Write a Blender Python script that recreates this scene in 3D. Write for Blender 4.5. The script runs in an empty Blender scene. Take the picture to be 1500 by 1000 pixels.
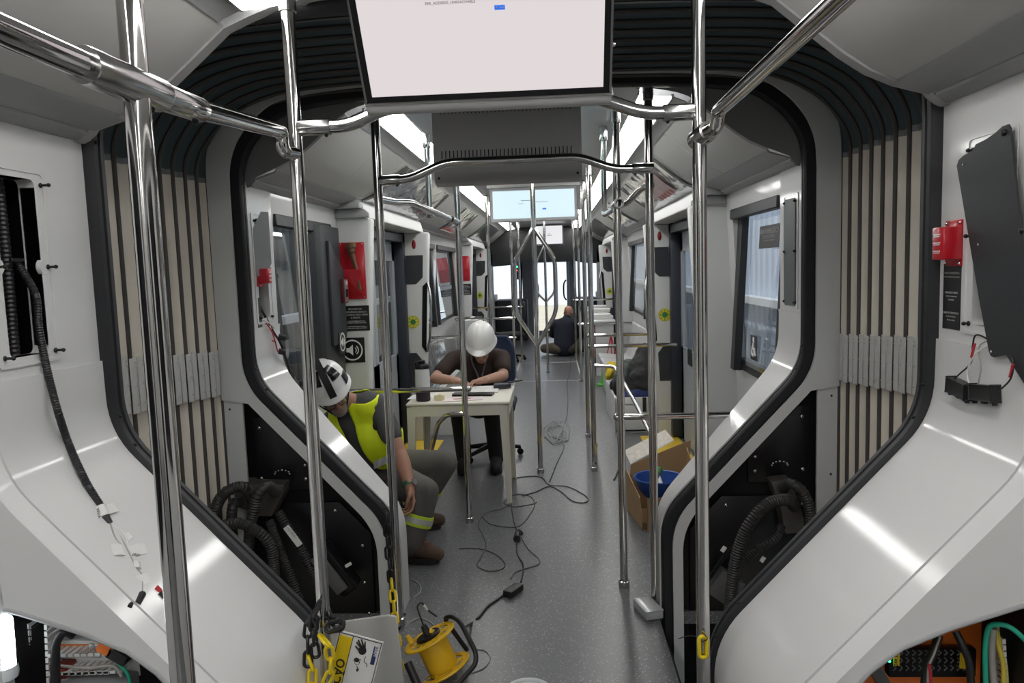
import bpy, bmesh, math, random
from mathutils import Vector, Matrix, Euler
random.seed(7)
scn = bpy.context.scene
COL = scn.collection
PI = math.pi
V = Vector

# ---------------------------------------------------------------- materials
MATS = {}
def mat(name, col, rough=.5, metal=0., coat=0., noise=0., nscale=8., bump=0., bscale=60., emit=None, estr=0., trans=0., alpha=1., spec=.5, rnoise=0.):
    if name in MATS: return MATS[name]
    m = bpy.data.materials.new(name); m.use_nodes = True
    nt = m.node_tree; N = nt.nodes; Lk = nt.links
    b = N['Principled BSDF']
    c = (*col, 1.)
    b.inputs['Base Color'].default_value = c
    b.inputs['Roughness'].default_value = rough
    b.inputs['Metallic'].default_value = metal
    b.inputs['Coat Weight'].default_value = coat
    b.inputs['Coat Roughness'].default_value = .085
    b.inputs['Transmission Weight'].default_value = trans
    b.inputs['Alpha'].default_value = alpha
    b.inputs['Specular IOR Level'].default_value = spec
    tc = N.new('ShaderNodeTexCoord')
    nz = N.new('ShaderNodeTexNoise'); nz.inputs['Scale'].default_value = nscale; nz.inputs['Detail'].default_value = 5
    Lk.new(tc.outputs['Object'], nz.inputs['Vector'])
    if noise:
        mx = N.new('ShaderNodeMix'); mx.data_type = 'RGBA'
        mx.inputs[6].default_value = tuple(max(0, v*(1-noise)) for v in col)+(1,)
        mx.inputs[7].default_value = tuple(min(1, v*(1+noise)) for v in col)+(1,)
        Lk.new(nz.outputs['Fac'], mx.inputs[0]); Lk.new(mx.outputs[2], b.inputs['Base Color'])
    if rough == 0:
        MATS[name] = m; return m
    rr = N.new('ShaderNodeMapRange'); rr.inputs['To Min'].default_value = max(.02, rough-rnoise-.02); rr.inputs['To Max'].default_value = min(1, rough+rnoise+.02)
    Lk.new(nz.outputs['Fac'], rr.inputs['Value']); Lk.new(rr.outputs['Result'], b.inputs['Roughness'])
    if bump:
        n2 = N.new('ShaderNodeTexNoise'); n2.inputs['Scale'].default_value = bscale; n2.inputs['Detail'].default_value = 3
        Lk.new(tc.outputs['Object'], n2.inputs['Vector'])
        bp = N.new('ShaderNodeBump'); bp.inputs['Strength'].default_value = bump; bp.inputs['Distance'].default_value = .01
        Lk.new(n2.outputs['Fac'], bp.inputs['Height']); Lk.new(bp.outputs['Normal'], b.inputs['Normal'])
    if emit:
        b.inputs['Emission Color'].default_value = (*emit, 1); b.inputs['Emission Strength'].default_value = estr
    MATS[name] = m
    return m

# ---------------------------------------------------------------- objects
ORG = {}
def org(o):
    return ORG.get(o.name, V((0, 0, 0)))
def tag(o, label=None, cat=None, group=None, kind=None):
    if label: o['label'] = label
    if cat: o['category'] = cat
    if group: o['group'] = group
    if kind: o['kind'] = kind
    return o
def thing(name, label, cat, loc, group=None):
    o = bpy.data.objects.new(name, None); COL.objects.link(o)
    o.empty_display_size = .05
    o.location = loc; ORG[o.name] = V(loc)
    return tag(o, label, cat, group)
def link_mesh(name, me, m, parent=None, sharp=40):
    o = bpy.data.objects.new(name, me); COL.objects.link(o)
    if m is not None:
        for mm in (m if isinstance(m, (list, tuple)) else [m]): me.materials.append(mm)
    if parent is not None:
        og = org(parent); ORG[o.name] = og
        me.transform(Matrix.Translation(-og)); o.parent = parent
    else:
        if len(me.vertices):
            xs = [v.co.x for v in me.vertices]; ys = [v.co.y for v in me.vertices]; zs = [v.co.z for v in me.vertices]
            og = V(((min(xs)+max(xs))/2, (min(ys)+max(ys))/2, min(zs)))
            me.transform(Matrix.Translation(-og)); o.location = og; ORG[o.name] = og
    if sharp and len(me.polygons):
        me.shade_smooth(); me.set_sharp_from_angle(angle=math.radians(sharp))
    return o

def basis(d, up=None):
    d = V(d).normalized(); up = V(up) if up else (V((0, 0, 1)) if abs(d.z) < .9 else V((0, 1, 0)))
    x = up.cross(d).normalized(); y = d.cross(x).normalized()
    return x, y, d
def resample(pts, n):
    """smooth catmull-rom through pts"""
    P = [V(p) for p in pts]; out = []
    Q = [P[0]*2-P[1]] + P + [P[-1]*2-P[-2]]
    for i in range(1, len(Q)-2):
        for k in range(n):
            t = k/n; a, b, c, d = Q[i-1], Q[i], Q[i+1], Q[i+2]
            out.append(.5*((2*b)+(c-a)*t+(2*a-5*b+4*c-d)*t*t+(3*b-a-3*c+d)*t**3))
    out.append(P[-1]); return out
def fillet(pts, r, n=6):
    P = [V(p) for p in pts]; out = [P[0]]
    for i in range(1, len(P)-1):
        a, b, c = P[i-1], P[i], P[i+1]
        d0 = (a-b); d1 = (c-b); rr = min(r, d0.length*.49, d1.length*.49)
        p0 = b+d0.normalized()*rr; p1 = b+d1.normalized()*rr
        for k in range(n+1):
            t = k/n; out.append(p0*(1-t)**2+b*2*t*(1-t)+p1*t*t)
    out.append(P[-1]); return out

class B:
    def __init__(s): s.bm = bmesh.new()
    def box(s, c, size, rot=None, bev=0., seg=2, taper=None):
        M = Matrix.Translation(V(c)) @ (rot.to_matrix().to_4x4() if isinstance(rot, Euler) else (rot if rot is not None else Matrix.Identity(4))) @ Matrix.Diagonal((*size, 1))
        t = bmesh.new(); bmesh.ops.create_cube(t, size=1)
        if taper:
            for v in t.verts:
                if v.co.z > 0: v.co.x *= taper[0]; v.co.y *= taper[1]
        t.transform(M)
        if bev: bmesh.ops.bevel(t, geom=t.edges[:], offset=bev, segments=seg, profile=.5, affect='EDGES')
        s._add(t); return s
    def _add(s, t):
        me = bpy.data.meshes.new('t'); bmesh.ops.recalc_face_normals(t, faces=t.faces[:]); t.to_mesh(me); t.free(); s.bm.from_mesh(me); bpy.data.meshes.remove(me)
    def tube(s, pts, r, n=12, cap=True, closed=False):
        P = [V(p) for p in pts]
        if not closed:
            Q = [P[0]]
            for p in P[1:]:
                if (p-Q[-1]).length > 1e-5: Q.append(p)
            P = Q
        m = len(P); R = r if isinstance(r, (list, tuple)) else [r]*m
        if len(R) != m: R = [R[0]]*m
        t = bmesh.new(); rings = []; x = None
        for i in range(m):
            if closed: d = (P[(i+1) % m]-P[i-1]).normalized()
            else:
                d = ((P[min(i+1, m-1)]-P[i]).normalized()+(P[i]-P[max(i-1, 0)]).normalized()).normalized()
            if x is None: x, y, _ = basis(d)
            else:
                x = (x-d*x.dot(d)); x = x.normalized() if x.length > 1e-6 else basis(d)[0]
                y = d.cross(x).normalized()
            rings.append([t.verts.new(P[i]+(x*math.cos(2*PI*k/n)+y*math.sin(2*PI*k/n))*R[i]) for k in range(n)])
        for i in range(m if closed else m-1):
            a, b = rings[i], rings[(i+1) % m]
            for k in range(n): t.faces.new((a[k], a[(k+1) % n], b[(k+1) % n], b[k]))
        if cap and not closed:
            t.faces.new(rings[0][::-1]); t.faces.new(rings[-1])
        s._add(t); return s
    def cyl(s, p0, p1, r0, r1=None, n=24):
        return s.tube([p0, p1], [r0, r0 if r1 is None else r1], n)
    def lathe(s, prof, c, ax=(0, 0, 1), n=32, closed=False):
        """prof list of (r, h) along axis from c"""
        x, y, d = basis(ax); c = V(c); t = bmesh.new(); rings = []
        for r, h in prof:
            if r < 1e-6: rings.append([t.verts.new(c+d*h)])
            else: rings.append([t.verts.new(c+d*h+(x*math.cos(2*PI*k/n)+y*math.sin(2*PI*k/n))*r) for k in range(n)])
        prs = list(zip(rings, rings[1:]))
        if closed: prs.append((rings[-1], rings[0]))
        for a, b in prs:
            for k in range(n):
                k2 = (k+1) % n
                if len(a) == 1 and len(b) == 1: continue
                if len(a) == 1: t.faces.new((a[0], b[k2], b[k]))
                elif len(b) == 1: t.faces.new((a[k], a[k2], b[0]))
                else: t.faces.new((a[k], a[k2], b[k2], b[k]))
        s._add(t); return s
    def ell(s, c, r, rot=None, u=20, v=14):
        t = bmesh.new(); bmesh.ops.create_uvsphere(t, u_segments=u, v_segments=v, radius=1)
        R = rot.to_matrix().to_4x4() if isinstance(rot, Euler) else (rot if rot is not None else Matrix.Identity(4))
        rr = (r, r, r) if not isinstance(r, (tuple, list)) else r
        t.transform(Matrix.Translation(V(c)) @ R @ Matrix.Diagonal((*rr, 1))); s._add(t); return s
    def prism(s, poly, o, ux, uy, depth, bev=0., seg=2):
        """poly (a,b) in plane ux,uy at o, extruded by vector depth"""
        o, ux, uy, dp = V(o), V(ux), V(uy), V(depth)
        t = bmesh.new()
        a = [t.verts.new(o+ux*p[0]+uy*p[1]) for p in poly]; b = [t.verts.new(o+ux*p[0]+uy*p[1]+dp) for p in poly]
        n = len(poly); t.faces.new(a); t.faces.new(b[::-1])
        for k in range(n): t.faces.new((a[k], b[k], b[(k+1) % n], a[(k+1) % n]))
        if bev:
            bmesh.ops.recalc_face_normals(t, faces=t.faces[:])
            bmesh.ops.bevel(t, geom=t.edges[:], offset=bev, segments=seg, profile=.5, affect='EDGES')
        s._add(t); return s
    def loft(s, rows, thick=None, closed_u=False):
        """rows: list of equal-length point lists; optional solid thickness vector function"""
        t = bmesh.new(); g = [[t.verts.new(V(p)) for p in r] for r in rows]
        for i in range(len(g)-1):
            k_ = len(g[i])
            for k in range(k_ if closed_u else k_-1):
                try: t.faces.new((g[i][k], g[i][(k+1) % k_], g[i+1][(k+1) % k_], g[i+1][k]))
                except ValueError: pass
        if thick:
            bmesh.ops.recalc_face_normals(t, faces=t.faces[:])
            bmesh.ops.solidify(t, geom=t.faces[:], thickness=thick)
        s._add(t); return s
    def sweep(s, path, prof, closed=False, frames=None):
        """path points with (n, b) frame per point: prof (a,b) -> p + n*a + b*b"""
        t = bmesh.new(); rings = []
        for p, (nx, bx) in zip(path, frames): rings.append([t.verts.new(V(p)+V(nx)*a+V(bx)*b) for a, b in prof])
        n = len(prof); m = len(rings)
        for i in range(m if closed else m-1):
            a, b = rings[i], rings[(i+1) % m]
            for k in range(n): t.faces.new((a[k], a[(k+1) % n], b[(k+1) % n], b[k]))
        if not closed: t.faces.new(rings[0][::-1]); t.faces.new(rings[-1])
        s._add(t); return s
    def build(s, name, m, parent=None, sharp=40):
        me = bpy.data.meshes.new(name); s.bm.to_mesh(me); s.bm.free()
        return link_mesh(name, me, m, parent, sharp)

def text(txt, size, o, ux, uy, m, parent, name='lettering', align='LEFT', ext=.0006, bold=0., sx=1.):
    c = bpy.data.curves.new('f', 'FONT'); c.body = txt; c.size = size; c.extrude = ext; c.align_x = align; c.align_y = 'CENTER'; c.offset = bold; c.resolution_u = 3
    t = bpy.data.objects.new('f', c); COL.objects.link(t)
    dg = bpy.context.evaluated_depsgraph_get(); me = bpy.data.meshes.new_from_object(t.evaluated_get(dg))
    bpy.data.objects.remove(t); bpy.data.curves.remove(c)
    ux = V(ux).normalized(); uy = V(uy).normalized(); nz = ux.cross(uy)
    M = Matrix(((ux.x*sx, uy.x, nz.x, o[0]), (ux.y*sx, uy.y, nz.y, o[1]), (ux.z*sx, uy.z, nz.z, o[2]), (0, 0, 0, 1)))
    me.transform(M); me.name = name
    return link_mesh(name, me, m, parent, 0)

def remesh(b, voxel, smooth=6, name='body', m=None, parent=None, decim=None):
    """union of overlapping solids -> one continuous smooth surface"""
    me = bpy.data.meshes.new('tmp'); b.bm.to_mesh(me); b.bm.free()
    o = bpy.data.objects.new('tmp', me); COL.objects.link(o)
    r = o.modifiers.new('r', 'REMESH'); r.mode = 'VOXEL'; r.voxel_size = voxel
    if smooth:
        q = o.modifiers.new('s', 'SMOOTH'); q.factor = .5; q.iterations = smooth
    dg = bpy.context.evaluated_depsgraph_get(); dg.update()
    me2 = bpy.data.meshes.new_from_object(o.evaluated_get(dg))
    bpy.data.objects.remove(o); me2.name = name
    me2.materials.clear()
    ob = link_mesh(name, me2, m, parent, 0); me2.shade_smooth()
    return ob

def dup(root, delta=(0, 0, 0), mirror=False, label=None, group=None, name=None):
    """copy of a thing with its parts and sub-parts"""
    def cp(o, parent):
        c = o.copy(); COL.objects.link(c)
        if parent is not None: c.parent = parent
        for ch in list(o.children): cp(ch, c)
        return c
    r = cp(root, None); r.location = root.location+V(delta)
    if label: r['label'] = label
    if group: r['group'] = group
    return r
# ---------------------------------------------------------------- palette
WHITE = mat('white_gelcoat', (.66, .66, .655), .40, coat=.7, noise=.03, nscale=3, bump=.035, bscale=16, rnoise=.05)
WHITEM = mat('white_satin_panel', (.60, .61, .60), .42, noise=.03, nscale=4)
COVE = mat('ceiling_panel_white', (.56, .56, .54), .45, noise=.02, nscale=3)
GREYP = mat('grey_skirt_panel', (.70, .70, .69), .5, noise=.04, nscale=2)
GREYD = mat('dim_grey_cowl', (.16, .163, .165), .6, noise=.04)
LEDGE = mat('ledge_grey', (.35, .355, .36), .45, noise=.03)
RUBBER = mat('black_rubber', (.018, .019, .022), .5, noise=.15, nscale=20, spec=.28)
BLACK = mat('black_paint', (.005, .005, .006), .45, noise=.3, nscale=10, spec=.2)
DARK = mat('charcoal_trim', (.03, .033, .038), .5, noise=.1, nscale=20, bump=.05, bscale=300)
CHROME = mat('brushed_stainless', (.60, .59, .575), .085, metal=1., noise=.05, nscale=14, rnoise=.04)
CHROMED = mat('stainless_fitting', (.55, .55, .54), .2, metal=1., noise=.06, nscale=30)
STEEL = mat('galvanised_plate', (.62, .62, .60), .4, metal=.35, noise=.15, nscale=40)
TEAL = mat('teal_bellows_fabric', (.055, .082, .092), .6, noise=.12, nscale=12, bump=.03, bscale=120)
BEIGE = mat('beige_bellows_fabric', (.78, .73, .64), .7, noise=.06, nscale=14, bump=.03, bscale=90)
RIB = mat('brown_black_rib', (.06, .055, .05), .6, noise=.15, nscale=30, bump=.05, bscale=200)
GLASS = mat('window_glass', (.95, .98, .99), 0, trans=1.)
SCREW = mat('screw_black', (.02, .02, .02), .35, metal=.5)
LED = mat('led_diffuser', (.95, .95, .95), .5, emit=(1., .985, .96), estr=13.5)
RED = mat('red_enamel', (.50, .010, .022), .3, coat=.3, noise=.05)
YEL = mat('yellow_plastic', (.83, .60, .012), .38, noise=.05)
PRINTW = mat('white_print', (.8, .8, .8), .6)
PRINTG = mat('grey_print', (.38, .38, .38), .6)
BLABEL = mat('black_label', (.012, .012, .013), .3, noise=.1)

# floor: dark speckled linoleum
FLOOR = mat('speckled_linoleum', (.108, .111, .118), .31, noise=.10, nscale=5)
def _speckle(m, base_lo, base_hi, fleck):
    nt = m.node_tree; N = nt.nodes; L = nt.links; b = N['Principled BSDF']
    tc = N.new('ShaderNodeTexCoord'); src = b.inputs['Base Color'].links[0].from_socket
    for sc_, lo, col in ((105, .80, fleck), (230, .82, (.22, .22, .225))):
        v = N.new('ShaderNodeTexVoronoi'); v.inputs['Scale'].default_value = sc_
        sp = N.new('ShaderNodeSeparateColor'); g = N.new('ShaderNodeMath'); g.operation = 'GREATER_THAN'; g.inputs[1].default_value = lo
        d = N.new('ShaderNodeMath'); d.operation = 'LESS_THAN'; d.inputs[1].default_value = .38
        mu = N.new('ShaderNodeMath'); mu.operation = 'MULTIPLY'
        mix = N.new('ShaderNodeMix'); mix.data_type = 'RGBA'; mix.inputs[7].default_value = (*col, 1)
        L.new(tc.outputs['Object'], v.inputs['Vector']); L.new(v.outputs['Color'], sp.inputs[0]); L.new(sp.outputs[0], g.inputs[0])
        L.new(v.outputs['Distance'], d.inputs[0]); L.new(g.outputs[0], mu.inputs[0]); L.new(d.outputs[0], mu.inputs[1]); L.new(mu.outputs[0], mix.inputs[0])
        L.new(src, mix.inputs[6]); src = mix.outputs[2]
    L.new(src, b.inputs['Base Color'])
_speckle(FLOOR, None, None, (.30, .30, .29))

Y1, Y2, YE, YB = 2.2, 3.38, 17.6, -5.0        # near car end, far car start, far cab wall, rear of near car
HB = 1.24
def wx(z): return 1.255+(1.95-z)*.055
def st(o): o['kind'] = 'structure'; return o

# ---------------------------------------------------------------- floor
b = B()
b.box((0, (YB+2.28)/2, -.03), (2.7, 2.28-YB, .06)); b.box((0, (2.28+3.36)/2, -.03), (1.17, 1.08, .06)); b.box((0, (3.36+YE)/2, -.03), (2.7, YE-3.36, .06))
st(b.build('floor', FLOOR, sharp=0))
b = B()
for x0, y0, x1, y1 in ((-.40, 10.5, .50, 10.5), (-.42, 12.55, .52, 12.55), (-.42, 10.5, -.42, 9.0), (-.44, 12.55, -.44, 11.6), (.52, 10.5, .52, 12.55)):
    b.box(((x0+x1)/2, (y0+y1)/2, .0012), (max(abs(x1-x0), .018), max(abs(y1-y0), .035), .002))
st(b.build('trim_1', mat('pale_joint_strip', (.5, .5, .5), .5), sharp=0))

# ---------------------------------------------------------------- ceiling profile (half, from wall top inwards)
PROF = [(1.24, 2.03), (1.20, 2.055), (1.106, 2.087), (1.03, 2.12), (.955, 2.172), (.86, 2.25), (.775, 2.32), (.70, 2.35), (.55, 2.372), (.5, 2.395), (0, 2.40)]
def ceil_sheet(y0, y1, pts):
    b = B()
    for s in (-1, 1):
        b.loft([[(s*x, y0, z) for x, z in pts], [(s*x, y1, z) for x, z in pts]], .012)
    return b
for y0, y1 in ((YB, 2.19), (3.42, 14.9)):
    st(ceil_sheet(y0, y1, PROF[8:]).build('ceiling', mat('ceiling_centre', (.50, .51, .52), .35, noise=.02)))
# cove panels with open joints, grey ledge and its groove
def coves(ys):
    b = B()
    for y0, y1 in zip(ys, ys[1:]):
        for s in (-1, 1):
            b.loft([[(s*x, y0+.003, z) for x, z in PROF[2:7]], [(s*x, y1-.003, z) for x, z in PROF[2:7]]], .01)
    return st(b.build('ceiling', COVE))
coves([-5, -3.8, -2.6, -1.4, -.1, 1.0, 2.19]); coves([3.42, 4.25, 4.86, 6.0, 7.1, 8.4, 9.7, 11.1, 12.3, 13.6, 14.9])
for y0, y1 in ((YB, 2.19), (3.42, 4.84), (7.08, 11.1), (13.6, 14.9)):
    b = B()
    for s in (-1, 1):
        b.loft([[(s*x, y, z) for x, z in ((1.104, 2.082), (1.11, 2.073), (1.195, 2.047), (1.205, 2.06))] for y in (y0, y1)], .008)
        b.prism([(1.20, 2.062), (1.20, 2.03), (1.225, 2.012), (1.27, 2.012), (1.27, 2.062)], (0, y0, 0), (s, 0, 0), (0, 0, 1), (0, y1-y0, 0))
    st(b.build('trim_2', LEDGE))
# curved lip closing the near ceiling at the gangway
b = B()
for s in (-1, 1):
    pts = [(1.27, 2.02), (1.235, 2.018), (1.20, 2.045), (1.19, 2.058), (1.106, 2.082), (1.03, 2.116), (.955, 2.166), (.86, 2.244), (.775, 2.315), (.70, 2.345), (.62, 2.372), (.5, 2.39), (0, 2.395)]
    fr = [((s*.35, 0, 1), (0, 1, 0))]*len(pts)
    b.sweep([(s*x, 2.165, z) for x, z in pts], [(-.012, 0), (-.012, .045), (.05, .05), (.05, 0)], frames=fr)
st(b.build('trim_3', mat('lip_grey', (.42, .42, .42), .4)))

# LED strips, air grilles
LEDF = mat('led_diffuser_far', (.95, .95, .95), .5, emit=(1., .985, .96), estr=12.)
def led(s, y0, y1, lab):
    t = thing('ceiling_light', lab, 'light', (s*.62, (y0+y1)/2, 2.36), 'ceiling light strips')
    b = B(); b.loft([[(s*x, y, z) for x, z in ((.556, 2.366), (.60, 2.352), (.66, 2.345), (.698, 2.344))] for y in (y0, y1)], .006); b.build('diffuser', LEDF if y0 > 0 else LED, t)
    b = B()
    b.box((s*.550, (y0+y1)/2, 2.368), (.012, y1-y0, .02)); b.box((s*.704, (y0+y1)/2, 2.344), (.012, y1-y0, .02)); b.build('housing', CHROMED, t)
    g = thing('air_grille', lab.replace('light strip', 'perforated air grille beside the light strip').replace('white ceiling', 'grey slotted'), 'air grille', (s*.74, (y0+y1)/2, 2.33), 'perforated air grilles')
    b = B(); b.loft([[(s*x, y, z) for x, z in ((.711, 2.342), (.76, 2.322), (.772, 2.312))] for y in (y0, y1)], .006); b.build('rail', LEDGE, g)
    b = B(); y = y0+.03
    while y < min(y1, y0+7):
        b.box((s*.735, y, 2.3305), (.020, .024, .004), Euler((0, s*.39, 0))); y += .045
    b.build('slots', BLACK, g)
led(-1, 3.5, 14.8, 'white ceiling light strip along the left of the far car'); led(1, 3.5, 14.8, 'white ceiling light strip along the right of the far car')
led(-1, YB, 2.13, 'white ceiling light strip along the left of the near car'); led(1, YB, 2.13, 'white ceiling light strip along the right of the near car')

# ---------------------------------------------------------------- near car walls with a service hatch on each side
HZ0, HZ1 = 1.412, 1.876
HYS = {-1: (1.825, 1.975), 1: (1.895, 2.032)}
for s, nm in ((-1, 'wall_left'), (1, 'wall_right')):
    b = B(); HY0, HY1 = HYS[s]
    def seg(y0, y1, z0, z1): b.box((s*(HB+.02), (y0+y1)/2, (z0+z1)/2), (.04, y1-y0, z1-z0))
    seg(YB, HY0, 0, 2.06); seg(HY1, 2.20, 0, 2.06); seg(HY0, HY1, 0, HZ0); seg(HY0, HY1, HZ1, 2.06)
    st(b.build(nm, WHITE, sharp=30))
b = B(); b.box((0, YB-.02, 1.2), (2.7, .04, 2.5)); st(b.build('wall_back', WHITEM))
DKG = mat('dark_reflection_pane', (.012, .013, .015), .08)
k = 10
for s in (-1, 1):
    for y0, y1, z0, z1 in ((-4.4, -3.0, .9, 1.95), (-2.4, -.9, .05, 1.95), (-.3, 1.15, .9, 1.95)):  # windows and doors added out of view to give the poles dark reflections
        k += 1; t = thing('window_%d' % k if z0 > .5 else 'door_%d' % k, None, None, (s*HB, (y0+y1)/2, z0)); t['kind'] = 'structure'
        b = B()
        for c, sz in (((y0+.03, (z0+z1)/2), (.06, z1-z0)), ((y1-.03, (z0+z1)/2), (.06, z1-z0)), (((y0+y1)/2, z0+.03), (y1-y0, .06)), (((y0+y1)/2, z1-.03), (y1-y0, .06))): b.box((s*(HB-.008), c[0], c[1]), (.02, sz[0], sz[1]))
        b.build('window_frame', RUBBER, t)
        b = B(); b.box((s*(HB-.004), (y0+y1)/2, (z0+z1)/2), (.006, y1-y0-.1, z1-z0-.1)); b.build('pane', DKG, t)

# ---------------------------------------------------------------- opening outline shared by both car ends
def opening(off=0., n=10, low=0.):
    """points right side from floor up to the crown; off grows the opening outwards"""
    o = off
    P = fillet([(.62+o, 0, low), (.62+o, 0, .455-o*.4), (1.245+o, 0, 1.125-o*.4), (1.245+o, 0, 1.98)], .12, n)
    a = [(p.x, p.z) for p in P]
    for p in resample([(1.245, 0, 1.98), (1.238, 0, 2.08), (1.205, 0, 2.165), (1.15, 0, 2.235), (1.095, 0, 2.28), (1.03, 0, 2.318), (.9, 0, 2.347), (.7, 0, 2.366), (.4, 0, 2.378), (0, 0, 2.382)], 3)[1:]:
        q = min(1, max(0, (p.z-1.98)/.35)); a.append((p.x+o*(1 if p.x > 1.1 else p.x/1.1), p.z+o*q))
    return a
def both(pts):
    return [(-x, z) for x, z in pts]+[(x, z) for x, z in pts[::-1][1:]]
def seal(name, y0, y1, t_in, t_out, lab, low):
    # rubber profile swept round the opening
    a = both(opening(0, low=low)); path = []; fr = []
    for i, (x, z) in enumerate(a):
        p0 = a[max(i-1, 0)]; p1 = a[min(i+1, len(a)-1)]
        d = V((p1[0]-p0[0], 0, p1[1]-p0[1])).normalized(); nx = V((-d.z, 0, d.x))     # outward
        path.append((x, 0, z)); fr.append((nx, V((0, 1, 0))))
    w = y1-y0
    prof = [(t_out, y0), (-t_in*.4, y0), (-t_in, y0+w*.18), (-t_in, y0+w*.42), (-t_in*.55, y0+w*.47), (-t_in*.55, y0+w*.53), (-t_in, y0+w*.58), (-t_in*.9, y0+w*.85), (-t_in*.3, y1), (t_out, y1)]
    t = thing(name, lab, 'seal', (0, (y0+y1)/2, 0))
    b = B(); b.sweep(path, prof, frames=fr); b.build('profile', RUBBER, t, sharp=50)
    for i in range(4, len(path)-4, 5):
        b = B(); p = V(path[i]); nx = fr[i][0]; b.ell(p+V((0, y0+w*.30, 0))-nx*t_in, .006, u=8, v=6); b.build('rivet', SCREW, t)
    return t
seal('rubber_seal', 2.20, 2.285, .032, .05, 'thick black rubber edge framing the near gangway opening', -.2)
seal('rubber_seal', 3.325, 3.385, .014, .06, 'thin black rubber edge framing the far gangway opening', -.3)

# far car end bulkhead: white ring round the opening, cowl above behind the rubber
b = B()
for s in (-1, 1):
    inn = opening(.03, low=-.45); out = []
    lo = opening(.075, low=-.45)
    for (x, z), (x2, z2) in zip(inn, lo):
        out.append((x2, z2) if z < 1.06 else (1.375, z2) if z < 2.0 else (x2+.055*min(1, x2), z2+.03))
    b.loft([[(s*x, 3.315, z) for x, z in inn], [(s*x, 3.315, z) for x, z in out]], .015)
    b.box((s*1.335, 3.318, .42), (.10, .015, 1.75))
st(b.build('wall_front', mat('bulkhead_white', (.55, .56, .56), .4, noise=.03), sharp=30))
b = B()
for s in (-1, 1):
    for i, (x, z) in enumerate(opening(.052, low=-.1)[2:22:3]):
        b.ell((s*x, 3.307, z), .005, u=8, v=6)
    for z in (.2, .65, 1.0, 1.5, 1.9): b.ell((s*1.345, 3.309, z), .005, u=8, v=6)
st(b.build('trim_4', SCREW))
b = B()
for s in (-1, 1):
    a = [p for p in opening(.02) if p[1] > 1.9]
    c = [(1.27, 2.0), (1.22, 2.012), (1.20, 2.05), (1.106, 2.087), (1.03, 2.12), (.955, 2.172), (.86, 2.25), (.775, 2.32), (.70, 2.35), (.5, 2.39), (0, 2.40)]
    # resample both to the same count by arc index
    def rs(p, n):
        L = [0]
        for q, r in zip(p, p[1:]): L.append(L[-1]+math.hypot(r[0]-q[0], r[1]-q[1]))
        o = []
        for k in range(n):
            d = L[-1]*k/(n-1); i = 0
            while i < len(L)-2 and L[i+1] < d: i += 1
            t = (d-L[i])/max(L[i+1]-L[i], 1e-9); o.append((p[i][0]*(1-t)+p[i+1][0]*t, p[i][1]*(1-t)+p[i+1][1]*t))
        return o
    A, Cc = rs(a, 30), rs(c, 30)
    b.loft([[(s*x, 3.40, z) for x, z in A], [(s*x, 3.425, z) for x, z in Cc]], .006)
st(b.build('trim_5', GREYD, sharp=30))

# ---------------------------------------------------------------- gangway bellows
t = thing('gangway_bellows', 'dark pleated bellows with beige side panels lining the gangway', 'bellows', (0, 2.8, 0))
def bell(off):
    a = [(1.385+off, -.3), (1.385+off, 1.0), (1.385+off, 2.03), (1.385+off, 2.05)]
    for p in resample([(1.385, 0, 2.05), (1.374, 0, 2.10), (1.34, 0, 2.165), (1.275, 0, 2.245), (1.20, 0, 2.30), (1.1, 0, 2.348), (.95, 0, 2.383), (.7, 0, 2.400), (.35, 0, 2.409), (0, 0, 2.413)], 3)[1:]:
        q = min(1, (p.z-2.05)/.3); a.append((p.x+off*max(0, min(1, p.x/1.2)), p.z+off*q))
    return a
NR = 11; ys = [2.29+(3.315-2.29)*k/(NR-1)*1. for k in range(NR)]
rows_y = []
for i in range(NR-1):
    d = ys[i+1]-ys[i]; rows_y += [(ys[i], 0), (ys[i]+d*.12, .02), (ys[i]+d*.5, .028), (ys[i]+d*.88, .02)]
rows_y.append((ys[-1], 0))
top = lambda a: [p for p in a if p[1] >= 2.03]
b = B(); b.loft([[(x, y, z) for x, z in both(top(bell(o)))] for y, o in rows_y], .004); b.build('roof_lining', TEAL, t, sharp=60)
for s in (-1, 1):
    b = B(); b.loft([[(s*x, y, z) for x, z in [(1.385+o, .35), (1.385+o, 1.0), (1.385+o, 2.03)]] for y, o in rows_y], .004); b.build('side_panel', BEIGE, t, sharp=60)
    b = B()
    for y, o in rows_y: pass
    b.loft([[(s*(1.383+o), y, 2.02), (s*(1.380+o), y, 2.036), (s*(1.384+o), y, 2.042)] for y, o in rows_y], .003); b.build('seam', mat('grey_seam', (.22, .24, .24), .5), t)
for i, y in enumerate(ys):
    b = B(); b.tube([(x, y, z) for x, z in both(bell(-.008))], .008, 8); b.build('rib', RIB, t)
for s in (-1, 1):
    for i, y in enumerate(ys[1:-1]):
        for dy, w in ((-.012, .042), (.036, .038)):
            b = B(); z = 1.24-.008*i
            b.box((s*(1.362), y+dy, z), (.003, w, .20), bev=.001, seg=1)
            for dz in (-.07, 0., .07, .085): b.ell((s*1.3595, y+dy+.012, z+dz), (.003, .004, .004), u=8, v=5)
            b.build('hinge_plate', STEEL, t)
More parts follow.
